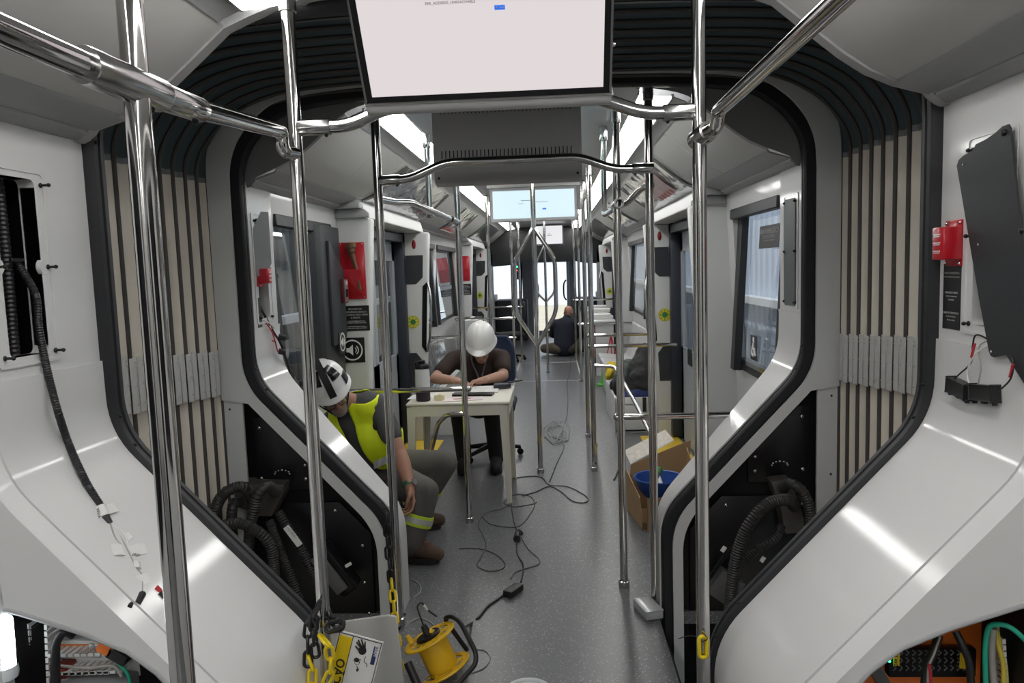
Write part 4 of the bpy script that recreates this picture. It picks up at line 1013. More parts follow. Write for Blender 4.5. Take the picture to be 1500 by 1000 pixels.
b = B(); b.box((-1.077, 1.822, 0.641), (.008, .006, .03)); b.build('clip', PAPER, t)
t = thing('control_unit', 'grey lidded unit at the bottom edge under the near left console', 'control unit', (-1.061, 1.776, 0.555))
b = B(); b.box((-1.065, 1.788, 0.557), (.19, .08, .05), bev=.01); b.build('body', mat('mid_grey_case', (.22, .22, .23), .4), t)
t = thing('orange_plug', 'bright orange plug sloping beside black connector, near left cabinet', 'plug', (-1.019, 1.782, 0.662))
b = B(); b.box((-1.024, 1.788, 0.665), (.045, .04, .028), Euler((0, .5, 0)), bev=.005); b.build('body', ORANGE, t)
b = B(); b.box((-0.995, 1.788, 0.646), (.055, .04, .03), Euler((0, .55, 0)), bev=.004); b.build('connector', CABLE, t)
t = thing('relay_block', 'dark red relay block between the white ducts, near left cabinet', 'relay', (-1.162, 1.807, 0.575))
b = B(); b.box((-1.162, 1.807, 0.575), (.04, .05, .07), bev=.004); b.build('body', mat('oxide_red_case', (.22, .02, .012), .45), t)
def wire(lab, pts, r, m, cat='cable'):
    b = B(); b.tube(resample(pts, 7), r, 10); return tag(b.build('cable', m), lab, cat)
wire('thick black cable bending down in front of the ducts, near left cabinet', [(-1.106, 1.776, 0.702), (-1.119, 1.763, 0.718), (-1.137, 1.757, 0.698), (-1.146, 1.757, 0.658), (-1.156, 1.757, 0.53)], .011, CABLE)
wire('thin green wire curling at the right end of the white ducts', [(-1.008, 1.794, 0.619), (-0.984, 1.776, 0.614), (-0.971, 1.776, 0.592), (-0.967, 1.776, 0.555)], .004, WGREEN)
wire('thin grey wire hanging across the white ducts, near left cabinet', [(-1.146, 1.776, 0.62), (-1.07, 1.77, 0.618), (-1.006, 1.77, 0.623), (-0.985, 1.77, 0.595)], .004, WGREY)
t = thing('work_lamp', 'glowing white work lamp at the bottom left corner', 'lamp', (-1.258, 1.72, 0.616))
b = B(); b.lathe([(0, .15), (.024, .146), (.027, .135), (.028, .02), (.027, 0), (0, 0)], (-1.256, 1.72, 0.634), (.03, 0, 1), 24); b.build('lamp_tube', mat('work_lamp_glow', (.9, .95, 1), .4, emit=(.86, .95, 1.), estr=9.), t)
b = B(); b.lathe([(.031, .02), (.033, .0), (.031, -.012), (0, -.015)], (-1.256, 1.72, 0.634), (.03, 0, 1), 24); b.build('rim', mat('lamp_rim', (.75, .8, .82), .3), t)
# right cabinet
t = thing('power_supply', 'black power supply with chevron vents and yellow labels, near right cabinet', 'power supply', (1.067, 1.856, 0.55))
b = B(); b.box((1.071, 1.869, 0.575), (.215, .03, .075), bev=.005); b.build('case', mat('black_satin', (0, 0, 0)), t)
b = B(); pc = V((1.056, 1.839, 0.592))
for r_ in range(3):
    for k in range(12):
        c = pc+V((-.085+k*.0155, 0, .020-.020*r_)); b.tube([c+V((-.004, 0, .007)), c+V((.003, 0, 0)), c+V((-.004, 0, -.007))], .0016, 5)
b.build('vents', mat('vent_grey', (.14, .145, .15), .5), t)
b = B(); b.box((0.974, 1.838, 0.598), (.014, .004, .036)); b.build('yellow_label', YEL, t)
b = B(); b.box((1.136, 1.838, 0.592), (.016, .004, .040)); b.build('yellow_label', YEL, t)
text('24V DC', .012, (0.972, 1.835, 0.6), (0, 0, 1), (-1, 0, 0), CABLE, t, align='CENTER')
b = B(); b.ell((0.959, 1.838, 0.6), .0045); b.ell((0.957, 1.838, 0.591), .0035); b.build('status_light', mat('green_led', (.05, .5, .2), .4, emit=(.05, 1., .35), estr=4.), t)
t = thing('terminal_strip', 'striped terminal strip at the left of the orange plate, near right cabinet', 'terminal strip', (0.941, 1.869, 0.516))
b = B(); b.box((0.951, 1.881, 0.527), (.03, .04, .10), Euler((0, -.5, 0))); b.build('body', mat('dull_grey_lid', (0, 0, 0)), t)
b = B()
for k in range(6): b.box(V((0.941, 1.866, 0.561))+V((.004*k-.006, 0, -.014*k)), (.026, .004, .004), Euler((0, .5, 0)))
b.build('contacts', WWHITE, t)
wire('thick black cable hanging left over the power supply, near right cabinet', [(1.06, 1.807, 0.674), (1.036, 1.788, 0.635), (1.02, 1.782, 0.601), (1.015, 1.782, 0.513)], .010, CABLE)
wire('thin grey wire beside the left black cable, near right cabinet', [(1.056, 1.794, 0.677), (1.034, 1.776, 0.644), (1.02, 1.773, 0.606), (1.019, 1.773, 0.519)], .003, WGREY)
wire('short red wire beside the left black cable, near right cabinet', [(1.02, 1.77, 0.621), (1.024, 1.77, 0.59), (1.027, 1.77, 0.521)], .004, WRED)
wire('thick black cable curving right of the power supply, near right cabinet', [(1.1, 1.807, 0.683), (1.11, 1.788, 0.649), (1.121, 1.782, 0.609), (1.129, 1.782, 0.513)], .009, CABLE)
wire('green cable bending over at the right of the near right cabinet', [(1.161, 1.776, 0.517), (1.153, 1.776, 0.638), (1.158, 1.776, 0.703), (1.17, 1.763, 0.723), (1.194, 1.745, 0.722), (1.231, 1.732, 0.686)], .006, WGREEN)
wire('grey cable upright beside the green cable, near right cabinet', [(1.184, 1.782, 0.513), (1.172, 1.782, 0.635), (1.174, 1.782, 0.703)], .008, WGREY)
wire('yellow cable sloping beside the white duct, near right cabinet', [(1.21, 1.794, 0.506), (1.207, 1.794, 0.602), (1.191, 1.794, 0.663), (1.184, 1.794, 0.697)], .006, WYEL)
wire('second yellow cable just left of the white duct, near right cabinet', [(1.224, 1.801, 0.502), (1.216, 1.801, 0.598), (1.202, 1.801, 0.65), (1.193, 1.801, 0.69)], .005, WYEL)
duct('upright white slotted duct at the far right of the near right cabinet', (1.226, 1.825, 0.673), (1.242, 1.825, 0.469), .04, .06, .016)
# ---------------------------------------------------------------- people
def skinmat(name, c): 
    return mat(name, c, .55, noise=.10, nscale=25, bump=.03, bscale=160, spec=.35)
SK1 = skinmat('tanned_skin', (.36, .19, .13)); SK2 = skinmat('pale_skin', (.47, .28, .21)); SK3 = skinmat('ruddy_skin', (.46, .24, .18))
GREYT = mat('charcoal_cotton', (.075, .077, .082), .85, noise=.15, nscale=12, bump=.12, bscale=40)
TROU = mat('grey_work_cloth', (.105, .100, .092), .9, noise=.14, nscale=10, bump=.2, bscale=22)
VEST = mat('neon_yellow_mesh', (.80, .98, .015), .7, noise=.07, nscale=14, bump=.08, bscale=60, emit=(.5, .8, .0), estr=.0)
REFL = mat('reflective_tape', (.55, .56, .54), .35, metal=.3, noise=.2, nscale=60)
HIVIS = mat('hivis_green_tape', (.55, .75, .03), .6)
BROWNT = mat('dark_brown_cotton', (.035, .022, .018), .9, noise=.15, nscale=12, bump=.12, bscale=40)
NAVY = mat('navy_cloth', (.012, .016, .030), .9, noise=.2, nscale=10, bump=.15, bscale=30)
OLIVE = mat('olive_cloth', (.10, .085, .06), .9, noise=.2, nscale=10, bump=.15, bscale=30)
BLKCL = mat('black_cloth', (.014, .014, .016), .85, noise=.2, nscale=12, bump=.1, bscale=40)
BOOTM = mat('brown_suede', (.085, .05, .033), .8, noise=.25, nscale=25, bump=.1, bscale=90)
SOLE = mat('dark_sole', (.018, .016, .015), .7)
HELM = mat('white_helmet_shell', (.74, .74, .72), .3, coat=.3, noise=.03)
HAIRG = mat('grey_beard', (.24, .21, .19), .9, noise=.3, nscale=60, bump=.3, bscale=120)
HAIRD = mat('dark_hair', (.02, .015, .012), .8, noise=.3, nscale=60, bump=.2, bscale=100)
LENS = mat('spectacle_lens', (.9, .9, .9), .05, trans=.9, alpha=.35)
EYEW = mat('eye_white', (.7, .68, .65), .3); LIP = mat('lips', (.33, .13, .11), .5)

def limb(b, pts, rad, n=16):
    P = [V(p) for p in pts]; Q = []; Rr_ = []
    for i in range(len(P)-1):
        m = max(2, int((P[i+1]-P[i]).length/.015))
        for k in range(m):
            t = k/m; Q.append(P[i].lerp(P[i+1], t)); Rr_.append(rad[i]*(1-t)+rad[i+1]*t)
    Q.append(P[-1]); Rr_.append(rad[-1])
    b.tube(Q, Rr_, n)
    for p, r in zip(P, rad): b.ell(p, r*.995, u=16, v=10)
def fmat(f, u):
    f = V(f).normalized(); u = V(u); u = (u-f*u.dot(f)).normalized(); r = f.cross(u)
    return Matrix(((r.x, f.x, u.x, 0), (r.y, f.y, u.y, 0), (r.z, f.z, u.z, 0), (0, 0, 0, 1)))      # x right, y forward, z up of the head
def head_solid(b, c, M, k=1.):
    T = lambda x, y, z: V(c)+(M @ V((x*k, y*k, z*k)))
    E = lambda x, y, z, rx, ry, rz, rot=None: b.ell(T(x, y, z), (rx*k, ry*k, rz*k), M @ (rot if rot is not None else Matrix.Identity(4)), 24, 16)
    E(0, -.005, .035, .076, .095, .085)            # cranium
    E(0, .022, -.020, .062, .070, .085)            # face
    E(0, .045, -.085, .040, .042, .035)            # chin
    E(0, .018, -.070, .055, .055, .040)            # jaw
    E(0, .086, .012, .050, .014, .012)             # brow
    for s in (-1, 1):
        E(s*.034, .076, -.028, .020, .016, .018)   # cheeks
        E(s*.078, -.012, -.012, .011, .022, .034)  # ears
        E(s*.012, .100, -.038, .010, .012, .009)   # nostril wings
    limb(b, [T(0, .090, .008), T(0, .106, -.020), T(0, .112, -.034)], [.009*k, .011*k, .012*k], 12)
    E(0, .090, -.064, .024, .010, .007); E(0, .088, -.074, .022, .010, .007)
def face_parts(c, M, root, k=1., brows=HAIRD):
    T = lambda x, y, z: V(c)+(M @ V((x*k, y*k, z*k)))
    for s in (-1, 1):
        b = B(); b.ell(T(s*.032, .082, -.004), .0115*k, u=12, v=8); e = b.build('eye', EYEW, root)
        b = B(); b.ell(T(s*.032, .092, -.007), (.005*k, .003*k, .005*k), M, 10, 6); b.build('iris', HAIRD, e)
        b = B(); b.tube([T(s*.014, .099, .016), T(s*.032, .098, .021), T(s*.052, .086, .015)], [.003*k, .0038*k, .002*k], 8); b.build('eyebrow', brows, root)
    b = B(); b.tube([T(-.022, .096, -.069), T(0, .102, -.068), T(.022, .096, -.069)], [.002*k, .004*k, .002*k], 8); b.build('mouth', LIP, root)
def glasses(c, M, root, k=1.):
    T = lambda x, y, z: V(c)+(M @ V((x*k, y*k, z*k)))
    b = B()
    for s in (-1, 1):
        P = fillet([T(s*.010, .112, .010), T(s*.058, .102, .012), T(s*.060, .100, -.024), T(s*.014, .112, -.026), T(s*.010, .112, .010)], .01, 4)
        b.tube(P, .0022*k, 8); b.tube([T(s*.060, .100, .004), T(s*.080, .02, .006), T(s*.080, -.02, .0)], .002*k, 8)
    b.tube([T(-.010, .112, .0), T(.010, .112, .0)], .002*k, 8)
    g = b.build('glasses', CABLE, root)
    b = B()
    for s in (-1, 1): b.loft([[T(s*.012, .111, .008), T(s*.056, .101, .010)], [T(s*.016, .111, -.023), T(s*.058, .099, -.022)]], .0008)
    b.build('lenses', LENS, g)
def helmet_shell(c, M, k=1., brim=.045, name='helmet', m=None, root=None, ridges=True):
    T = lambda x, y, z: V(c)+(M @ V((x*k, y*k, z*k)))
    rows = []; n = 40
    for i in range(15):
        ph = i/14*PI/2
        row = []
        for j in range(n):
            a = 2*PI*j/n; rr = math.cos(ph)**.82; x = .118*rr*math.cos(a); y = .143*rr*math.sin(a); z = .150*math.sin(ph)**.95
            if ridges and ph < 1.5:
                g = math.exp(-(x/.013)**2)*.006*math.sin(min(1, ph*1.2)*PI/2)+math.exp(-((abs(x)-.035-.1*max(0, y))/.008)**2)*.003*(1 if y > -.05 else 0); z += g
            row.append(T(x, y, z+.002))
        rows.append(row)
    rim = []
    rim2 = []
    for j in range(n):
        a = 2*PI*j/n; fr = max(0, math.sin(a))**2.2; e = .012+brim*fr
        rim.append(T((.118+.012)*math.cos(a), .143*math.sin(a)+e*math.sin(a), -.008-.012*fr)); rim2.append(T((.118+.012)*math.cos(a), .143*math.sin(a)+e*math.sin(a), -.014-.012*fr))
    b = B(); b.loft([rim2, rim]+rows, closed_u=True)
    b.loft([rim2, [T(.108*math.cos(2*PI*j/n), .132*math.sin(2*PI*j/n), -.004) for j in range(n)]], closed_u=True)
    h = b.build(name, m or HELM, root, sharp=60)
    return h
def hand(b, wrist, d, palm_n, curl=(.6, .6, .6, .6), k=1., side=1, thumb=.5):
    """hand along d, palm facing palm_n; side +1: thumb on the +x side of (d x n)"""
    d = V(d).normalized(); nn = V(palm_n); nn = (nn-d*nn.dot(d)).normalized(); x = d.cross(nn)*side
    w = V(wrist)
    T = lambda a, c, e: w+x*a*k+d*c*k+nn*e*k
    Mh = Matrix(((x.x, d.x, nn.x, 0), (x.y, d.y, nn.y, 0), (x.z, d.z, nn.z, 0), (0, 0, 0, 1)))
    b.ell(T(0, .05, 0), (.040*k, .052*k, .016*k), Mh, 18, 12); b.ell(T(.004, .035, .003), (.034*k, .04*k, .019*k), Mh, 16, 10); b.ell(T(0, .082, -.002), (.040*k, .016*k, .014*k), Mh, 16, 10)
    limb(b, [T(0, -.02, 0), T(0, .03, 0)], [.027*k, .026*k])
    L = (.042, .047, .044, .034)
    for i in range(4):
        bx = .030-.020*i; p = T(bx, .088-.004*abs(i-1), 0); a = 0; r = (.0092, .0094, .0090, .0078)[i]; P = [p]; rr = [r*k]
        c = curl[i]; dirs = 0.
        for q, f in enumerate((1., .66, .52)):
            dirs += c*(.8 if q == 0 else .9); ln = L[i]*f*k
            p = p+(d*math.cos(dirs)+nn*math.sin(dirs)+x*(.06*(1.5-i)))*ln; P.append(p); rr.append(r*k*(1-.10*(q+1)))
        limb(b, P, rr, 12)
    t0 = T(.028, .02, .006); t1 = T(.052, .048, .014+.02*thumb); t2 = T(.052-.012*thumb, .078, .022+.03*thumb); t3 = T(.040-.02*thumb, .100, .026+.034*thumb)
    limb(b, [t0, t1, t2, t3], [.014*k, .0115*k, .010*k, .0085*k], 12)
def cutbuild(b, keep, name, m, root, voxel=.010, thick=.004, smooth=6):
    """cloth shell: union solid, then only the faces where keep(point) stays"""
    o = remesh(b, voxel, smooth, name, m, root)
    me = o.data; og = org(root); bm = bmesh.new(); bm.from_mesh(me)
    bmesh.ops.delete(bm, geom=[f for f in bm.faces if not keep(f.calc_center_median()+og)], context='FACES')
    for _ in range(14):
        new = {}
        for v in bm.verts:
            nb = [e.other_vert(v) for e in v.link_edges if e.is_boundary]
            if len(nb) == 2: new[v] = v.co*.5+(nb[0].co+nb[1].co)*.25
        for v, c in new.items(): v.co = c
    bm.to_mesh(me); bm.free(); me.shade_smooth()
    if thick:
        s = o.modifiers.new('thickness', 'SOLIDIFY'); s.thickness = thick; s.offset = 1
    return o
def boot(b, ank, d, L_=.28, h=.09):
    d = V((d[0], d[1], 0)).normalized(); a = V(ank); z0 = .035
    heel = V((a.x, a.y, z0))-d*.06
    limb(b, [heel+V((0, 0, .035)), heel+d*.06+V((0, 0, .05)), heel+d*.14+V((0, 0, .032)), heel+d*(L_-.06)+V((0, 0, .018))], [.042, .048, .046, .040])
    limb(b, [heel+d*.055+V((0, 0, .03)), V((a.x, a.y, max(a.z, .11)))], [.05, .05])
def sole(b, ank, d, L_=.28):
    d = V((d[0], d[1], 0)).normalized(); s = V((-d.y, d.x, 0)); a = V((ank[0], ank[1], 0)); P = []
    for k in range(24):
        t = 2*PI*k/24; u = math.cos(t); w = math.sin(t)*(.048+.006*u); P.append((a+d*(-.06+L_/2-.04+u*L_/2*.92)+s*w))
    t = bmesh.new(); lo = [t.verts.new(V((p.x, p.y, .003))) for p in P]; hi = [t.verts.new(V((p.x, p.y, .034))) for p in P]
    t.faces.new(lo[::-1]); t.faces.new(hi)
    for k in range(24): t.faces.new((lo[k], lo[(k+1) % 24], hi[(k+1) % 24], hi[k]))
    b._add(t)

# ------------------------------------------------ worker in the yellow vest, seated at left, bent over
def worker_vest():
    root = thing('person', 'seated worker in yellow vest and white vented helmet bending over behind left console', 'person', (-.85, 4.3, 0))
    pel = V((-.96, 4.48, .37)); che = V((-.94, 4.30, .66)); nk = V((-1.005, 4.22, 0.848)); hd = V((-1.106, 4.09, 0.932))
    shl = V((-0.882, 4.22, 0.837)); shr = V((-1.16, 4.26, .74)); ell_ = V((-0.747, 4.12, 0.586)); wrl = V((-0.671, 3.99, 0.426)); elr = V((-1.24, 4.20, .50)); wrr = V((-1.04, 4.05, .42))
    kn = V((-.60, 4.05, .375)); an = V((-.685, 3.99, .10)); hn = V((-.90, 4.42, .36)); kf = V((-.545, 4.46, .43)); af = V((-.76, 4.50, .10)); hf = V((-.90, 4.55, .38))
    f = V((.46, -.83, -.33)); u = V((-.26, -.33, .90)); M = fmat(f, u)
    b = B(); head_solid(b, hd, M)
    limb(b, [hd+M @ V((0, -.02, -.05)), nk, che], [.055, .058, .10])
    limb(b, [shl, ell_, wrl], [.052, .043, .029]); limb(b, [ell_.lerp(wrl, .05), ell_.lerp(wrl, .35), wrl], [.043, .045, .029])
    hand(b, wrl, (.18, -.25, -1), (-.8, -.5, .0), curl=(.55, .62, .68, .75), side=-1, thumb=.7)
    limb(b, [shr, elr, wrr], [.052, .042, .029]); hand(b, wrr, (.75, -.4, .2), (.2, .0, -1), curl=(.5, .5, .5, .5), side=1)
    limb(b, [che, pel], [.11, .11])
    remesh(b, .0055, 3, 'body', SK1, root)
    face_parts(hd, M, root, brows=HAIRG); glasses(hd, M, root)
    b = B(); T = lambda x, y, z: hd+(M @ V((x, y, z)))
    b.ell(T(0, .052, -.088), (.043, .044, .034), M); b.ell(T(0, .030, -.075), (.059, .055, .040), M); b.ell(T(0, .093, -.058), (.026, .010, .004), M)
    for s in (-1, 1): b.ell(T(s*.063, .012, -.035), (.010, .024, .045), M)
    remesh(b, .006, 2, 'beard', HAIRG, root)
    # shirt with short sleeve
    b = B()
    limb(b, [pel+V((0, 0, .0)), pel.lerp(che, .5), che], [.150, .150, .160]); limb(b, [shr+V((.06, 0, 0)), che+V((0, 0, .05)), shl-V((.05, 0, 0))], [.088, .13, .088])
    limb(b, [che, nk-V((0, 0, .005))], [.12, .070])
    limb(b, [shl, shl.lerp(ell_, .62)], [.072, .064]); limb(b, [shr, shr.lerp(elr, .62)], [.072, .064])
    remesh(b, .010, 6, 'shirt', GREYT, root)
    # vest
    b = B()
    limb(b, [pel+V((0, 0, .02)), pel.lerp(che, .5), che], [.172, .172, .178]); limb(b, [shr+V((.06, 0, 0)), che+V((0, 0, .05)), shl-V((.055, 0, 0))], [.098, .142, .098])
    limb(b, [che, nk-V((0, 0, .01))], [.134, .086])
    ax = (shl-shr).normalized(); tw = (pel-nk).normalized(); fwd = ax.cross(tw)
    if fwd.y > 0: fwd = -fwd
    mid = che+fwd*.0
    def keep(p):
        q = p-che; xx = q.dot(ax); yy = q.dot(fwd); zz = -q.dot(tw)
        if zz > .26 or (p-nk).length < .070: return False
        if yy > .02 and -.10 < xx < -.02+.05*max(0, zz): return False          # open front
        sg_ = ell_-shl; tt = max(-.2, min(1, (p-shl).dot(sg_)/sg_.length_squared)); 
        if xx > .13 and (p-(shl+sg_*tt)).length < .092 and tt > .05: return False
        if xx < -.175 and zz > -.08: return False
        if xx > .165 or (xx > .09 and yy < -.03 and zz > -.12): return False
        return p.z > .46-.2*max(0, xx)
    cutbuild(b, keep, 'vest', VEST, root)
    def band(p0, p1, w, name, m, off):
        pass
    b = B()
    for i in range(9):
        a = -.1+i*.16; 
    c0 = V((-.855, 4.165, .53))
    b = B(); P = [(-.905, 4.150, .505), (-.87, 4.145, .52), (-.835, 4.175, .53), (-.815, 4.21, .535)]
    b.sweep([V(p) for p in resample(P, 4)], [(-.0215, -.001), (.0215, -.001), (.0215, .002), (-.0215, .002)], frames=[((0, 0, 1), (.3, -.95, 0))]*13)
    b.build('reflective_band', REFL, root)
    b = B(); b.ell((-.872, 4.132, .745), (.022, .006, .033), Euler((0, .2, .3))); b.build('vest_emblem', CABLE, root)
    # trousers
    b = B()
    limb(b, [hn, kn.lerp(hn, .45), kn, kn.lerp(an, .45), an+V((0, 0, .02))], [.125, .098, .082, .083, .083])
    limb(b, [hf, kf.lerp(hf, .45), kf, kf.lerp(af, .45), af], [.125, .098, .080, .080, .078]); b.ell(pel, (.19, .17, .15))
    remesh(b, .010, 6, 'trousers', TROU, root)
    for k_, a_, r_, nm in ((kn, an, .0855, .52), (kf, af, .083, .52)):
        c = k_.lerp(a_, nm); d = (a_-k_).normalized()
        b = B(); b.lathe([(r_, -.032), (r_+.004, -.030), (r_+.004, .030), (r_, .032)], c, d, 28); tb = b.build('hivis_band', HIVIS, root)
        b = B(); b.lathe([(r_+.004, -.016), (r_+.006, -.015), (r_+.006, .015), (r_+.004, .016)], c, d, 28); b.build('reflective_strip', REFL, tb)
    # boots, watch
    for a_, d_ in ((an, (.95, -.18, 0)), (af, (.9, .1, 0))):
        b = B(); boot(b, a_, d_); bt = remesh(b, .008, 4, 'boot', BOOTM, root)
        b = B(); sole(b, a_, d_); b.build('sole', SOLE, bt)
        b = B(); dd = V(d_).normalized(); sd = V((-dd.y, dd.x, 0))
        for q in range(4):
            c = V((a_.x, a_.y, .145-.014*q))+dd*(.045+.022*q); b.tube([c-sd*.026, c+V((0, 0, .008)), c+sd*.026], .0035, 6)
        b.build('laces', mat('rust_laces', (.25, .05, .03), .7), bt)
    dw = (wrl-ell_).normalized(); cw = wrl-dw*.015
    b = B(); b.lathe([(.029, -.012), (.0335, -.011), (.0335, .011), (.029, .012)], cw, dw, 24); w = b.build('watch_strap', mat('green_strap', (.01, .11, .06), .6), root)
    b = B(); b.cyl(cw+V((.028, -.012, .012)), cw+V((.040, -.018, .016)), .016, n=16); b.build('watch_case', CHROMED, w)
    # helmet with black vents and strap
    hc = hd+M @ V((0, -.008, .058)); h = helmet_shell(hc, M, 1., .02, 'helmet', HELM, root, ridges=False)
    H = lambda x, y, z: hc+(M @ V((x, y, z)))
    def patch(a0, a1, p0, p1, nm, rib=False):
        rows = []
        for i in range(7):
            ph = p0+(p1-p0)*i/6; row = []
            for j in range(7):
                a = a0+(a1-a0)*j/6; rr = math.cos(ph)**.82; g = 1.012
                row.append(H(.118*rr*math.cos(a)*g, .143*rr*math.sin(a)*g, .150*math.sin(ph)**.95*g+.002))
            rows.append(row)
        b = B(); b.loft(rows, .004); return b.build(nm, mat('black_gloss_vent', (.006, .006, .007), .18), h, sharp=60)
    patch(1.85, 2.45, .50, 1.15, 'vent'); patch(.70, 1.30, .50, 1.15, 'vent'); patch(.25, .70, .05, .42, 'vent'); patch(2.45, 2.9, .05, .42, 'vent'); patch(3.4, 4.0, .4, 1.1, 'vent'); patch(-.9, -.3, .4, 1.1, 'vent')
    b = B()
    for q in range(5):
        ph = .55+q*.14; rr = math.cos(ph)**.82; b.tube([H(.118*rr*math.cos(a)*1.03, .143*rr*math.sin(a)*1.03, .150*math.sin(ph)**.95*1.03) for a in (1.9, 2.15, 2.4)], .003, 6)
    b.build('vent_ribs', CABLE, h)
    b = B(); P = []
    for q in range(15):
        ph = q/14*PI; P.append(H(0.0, -.146*math.cos(ph)*1.0, .155*math.sin(ph)))
    b.sweep(P, [(-.020, 0), (.020, 0), (.020, .006), (-.020, .006)], frames=[(M @ V((1, 0, 0)), (p-hc).normalized()) for p in P]); b.build('headlamp_strap', BLKCL, h)
    b = B()
    for s in (-1, 1): b.tube(resample([H(s*.10, .03, 0), H(s*.085, .05, -.07), H(s*.03, .075, -.155)], 5), .004, 6); b.tube(resample([H(s*.10, -.03, 0), H(s*.085, .0, -.07)], 5), .004, 6)
    b.build('chin_strap', BLKCL, root)
    t = thing('stool', 'low dark stool under the seated worker in the vest', 'stool', (-1.0, 4.52, 0))
    b = B(); b.box((-1.0, 4.53, .225), (.34, .34, .05), bev=.015); b.build('seat', BLKCL, t)
    for sx in (-1, 1):
        for sy in (-1, 1): b = B(); b.tube([(-1.0+sx*.12, 4.53+sy*.12, .21), (-1.0+sx*.15, 4.53+sy*.15, 0)], .014, 10); b.build('leg', CHROMED, t)
worker_vest()

# ------------------------------------------------ worker writing at the table
def worker_table():
    root = thing('person', 'worker in dark brown t-shirt and plain white helmet writing at the white table', 'person', (-.50, 6.1, 0))
    pel = V((-.50, 6.20, .50)); che = V((-.475, 6.10, .78)); nk = V((-.46, 6.02, .925)); hd = V((-.435, 5.90, .985))
    shr = V((-.68, 6.05, .870)); shl = V((-.285, 6.06, .872)); elr = V((-.805, 5.84, .750)); wrr = V((-.62, 5.66, .760)); ell_ = V((-.265, 5.86, .755)); wrl = V((-.40, 5.64, .758))
    f = V((-.03, -.87, -.48)); u = V((.0, -.48, .87)); M = fmat(f, u)
    b = B(); head_solid(b, hd, M)
    limb(b, [hd+M @ V((0, -.02, -.05)), nk, che], [.055, .058, .10])
    for s_, e_, w_, sd, dd in ((shr, elr, wrr, 1, (.85, -.35, -.1)), (shl, ell_, wrl, -1, (-.8, -.4, -.05))):
        limb(b, [s_, e_, e_.lerp(w_, .3), w_], [.052, .042, .043, .028])
        hand(b, w_, dd, (.1, -.25, -1), curl=(.55, .6, .7, .8), side=sd, thumb=.6)
    limb(b, [che, pel], [.11, .11])
    remesh(b, .0055, 3, 'body', SK2, root)
    face_parts(hd, M, root)
    b = B(); b.ell(hd+M @ V((0, -.03, .03)), (.080, .090, .085), M); remesh(b, .008, 2, 'hair', HAIRD, root)
    b = B()
    limb(b, [pel, pel.lerp(che, .5), che], [.15, .145, .155]); limb(b, [shr+V((.05, 0, 0)), che+V((0, 0, .05)), shl-V((.05, 0, 0))], [.085, .12, .085])
    limb(b, [che, nk-V((0, 0, .03))], [.12, .072]); limb(b, [shr, shr.lerp(elr, .62)], [.074, .068]); limb(b, [shl, shl.lerp(ell_, .62)], [.074, .068])
    remesh(b, .010, 6, 'shirt', BROWNT, root)
    b = B()
    for s, kx in ((-1, -.62), (1, -.36)):
        h = pel+V((s*.09, 0, 0)); k_ = V((kx, 5.80, .52)); a_ = V((kx+.02, 5.86, .10))
        limb(b, [h, k_, k_.lerp(a_, .5), a_], [.10, .075, .068, .062])
    b.ell(pel, (.19, .16, .14)); remesh(b, .010, 6, 'trousers', BLKCL, root)
    for kx in (-.60, -.34):
        b = B(); boot(b, (kx, 5.84, .10), (.0, -1, 0), .27); bt = remesh(b, .009, 4, 'boot', BLKCL, root); b = B(); sole(b, (kx, 5.84, .10), (0, -1, 0), .27); b.build('sole', SOLE, bt)
    b = B()
    for s in (-1, 1): b.tube(resample([nk+V((s*.06, -.03, .02)), nk+V((s*.055, -.10, -.06)), che+V((.02+s*.02, -.175, -.02)), che+V((.02, -.18, -.12))], 5), .006, 6)
    b.build('lanyard', mat('grey_lanyard', (.14, .14, .16), .7), root)
    hc = hd+M @ V((0, -.008, .060)); h = helmet_shell(hc, M, 1.0, .036, 'helmet', HELM, root)
    b = B(); b.tube([wrr+V((.10, -.06, -.015)), wrr+V((.085, -.075, .02)), wrr+V((.06, -.04, .08))], .004, 8); tag(b.build('pen', CABLE), 'dark pen in the right hand of the seated writer', 'pen')
worker_table()

# ------------------------------------------------ bald worker sitting far down the floor
def worker_far():
    root = thing('person', 'bald person in navy top sitting on the floor far down the aisle, back turned', 'person', (.33, 13.4, 0))
    pel = V((.33, 13.45, .16)); che = V((.34, 13.55, .48)); nk = V((.39, 13.62, .66)); hd = V((.425, 13.66, .76))
    M = fmat((.45, .85, -.25), (.1, .2, .95))
    b = B(); head_solid(b, hd, M, 1.02); limb(b, [hd, nk, che, pel], [.05, .06, .11, .12])
    for s_, e_, w_, sd in ((V((.16, 13.56, .57)), V((.13, 13.78, .36)), V((.36, 13.92, .30)), 1), (V((.55, 13.60, .58)), V((.66, 13.76, .36)), V((.52, 13.95, .30)), -1)):
        limb(b, [s_, e_, w_], [.055, .045, .03]); hand(b, w_, (.2, .9, -.2), (0, 0, -1), side=sd)
    remesh(b, .007, 3, 'body', SK3, root)
    b = B(); limb(b, [pel, che], [.19, .19]); limb(b, [V((.20, 13.55, .56)), che+V((0, 0, .06)), V((.52, 13.58, .56))], [.10, .15, .10]); limb(b, [che, nk], [.13, .08])
    limb(b, [V((.16, 13.56, .57)), V((.13, 13.78, .36)), V((.30, 13.90, .31))], [.085, .07, .055]); limb(b, [V((.55, 13.60, .58)), V((.66, 13.76, .36)), V((.55, 13.90, .31))], [.085, .07, .055])
    remesh(b, .014, 6, 'jacket', NAVY, root)
    b = B(); b.ell(pel-V((0, 0, .02)), (.24, .18, .13))
    for s in (-1, 1): limb(b, [pel+V((s*.10, 0, -.02)), pel+V((s*.36, .28, -.05)), pel+V((s*.05, .42, -.09))], [.12, .085, .065])
    remesh(b, .014, 6, 'trousers', OLIVE, root)
    face_parts(hd, M, root, 1.02)
worker_far()
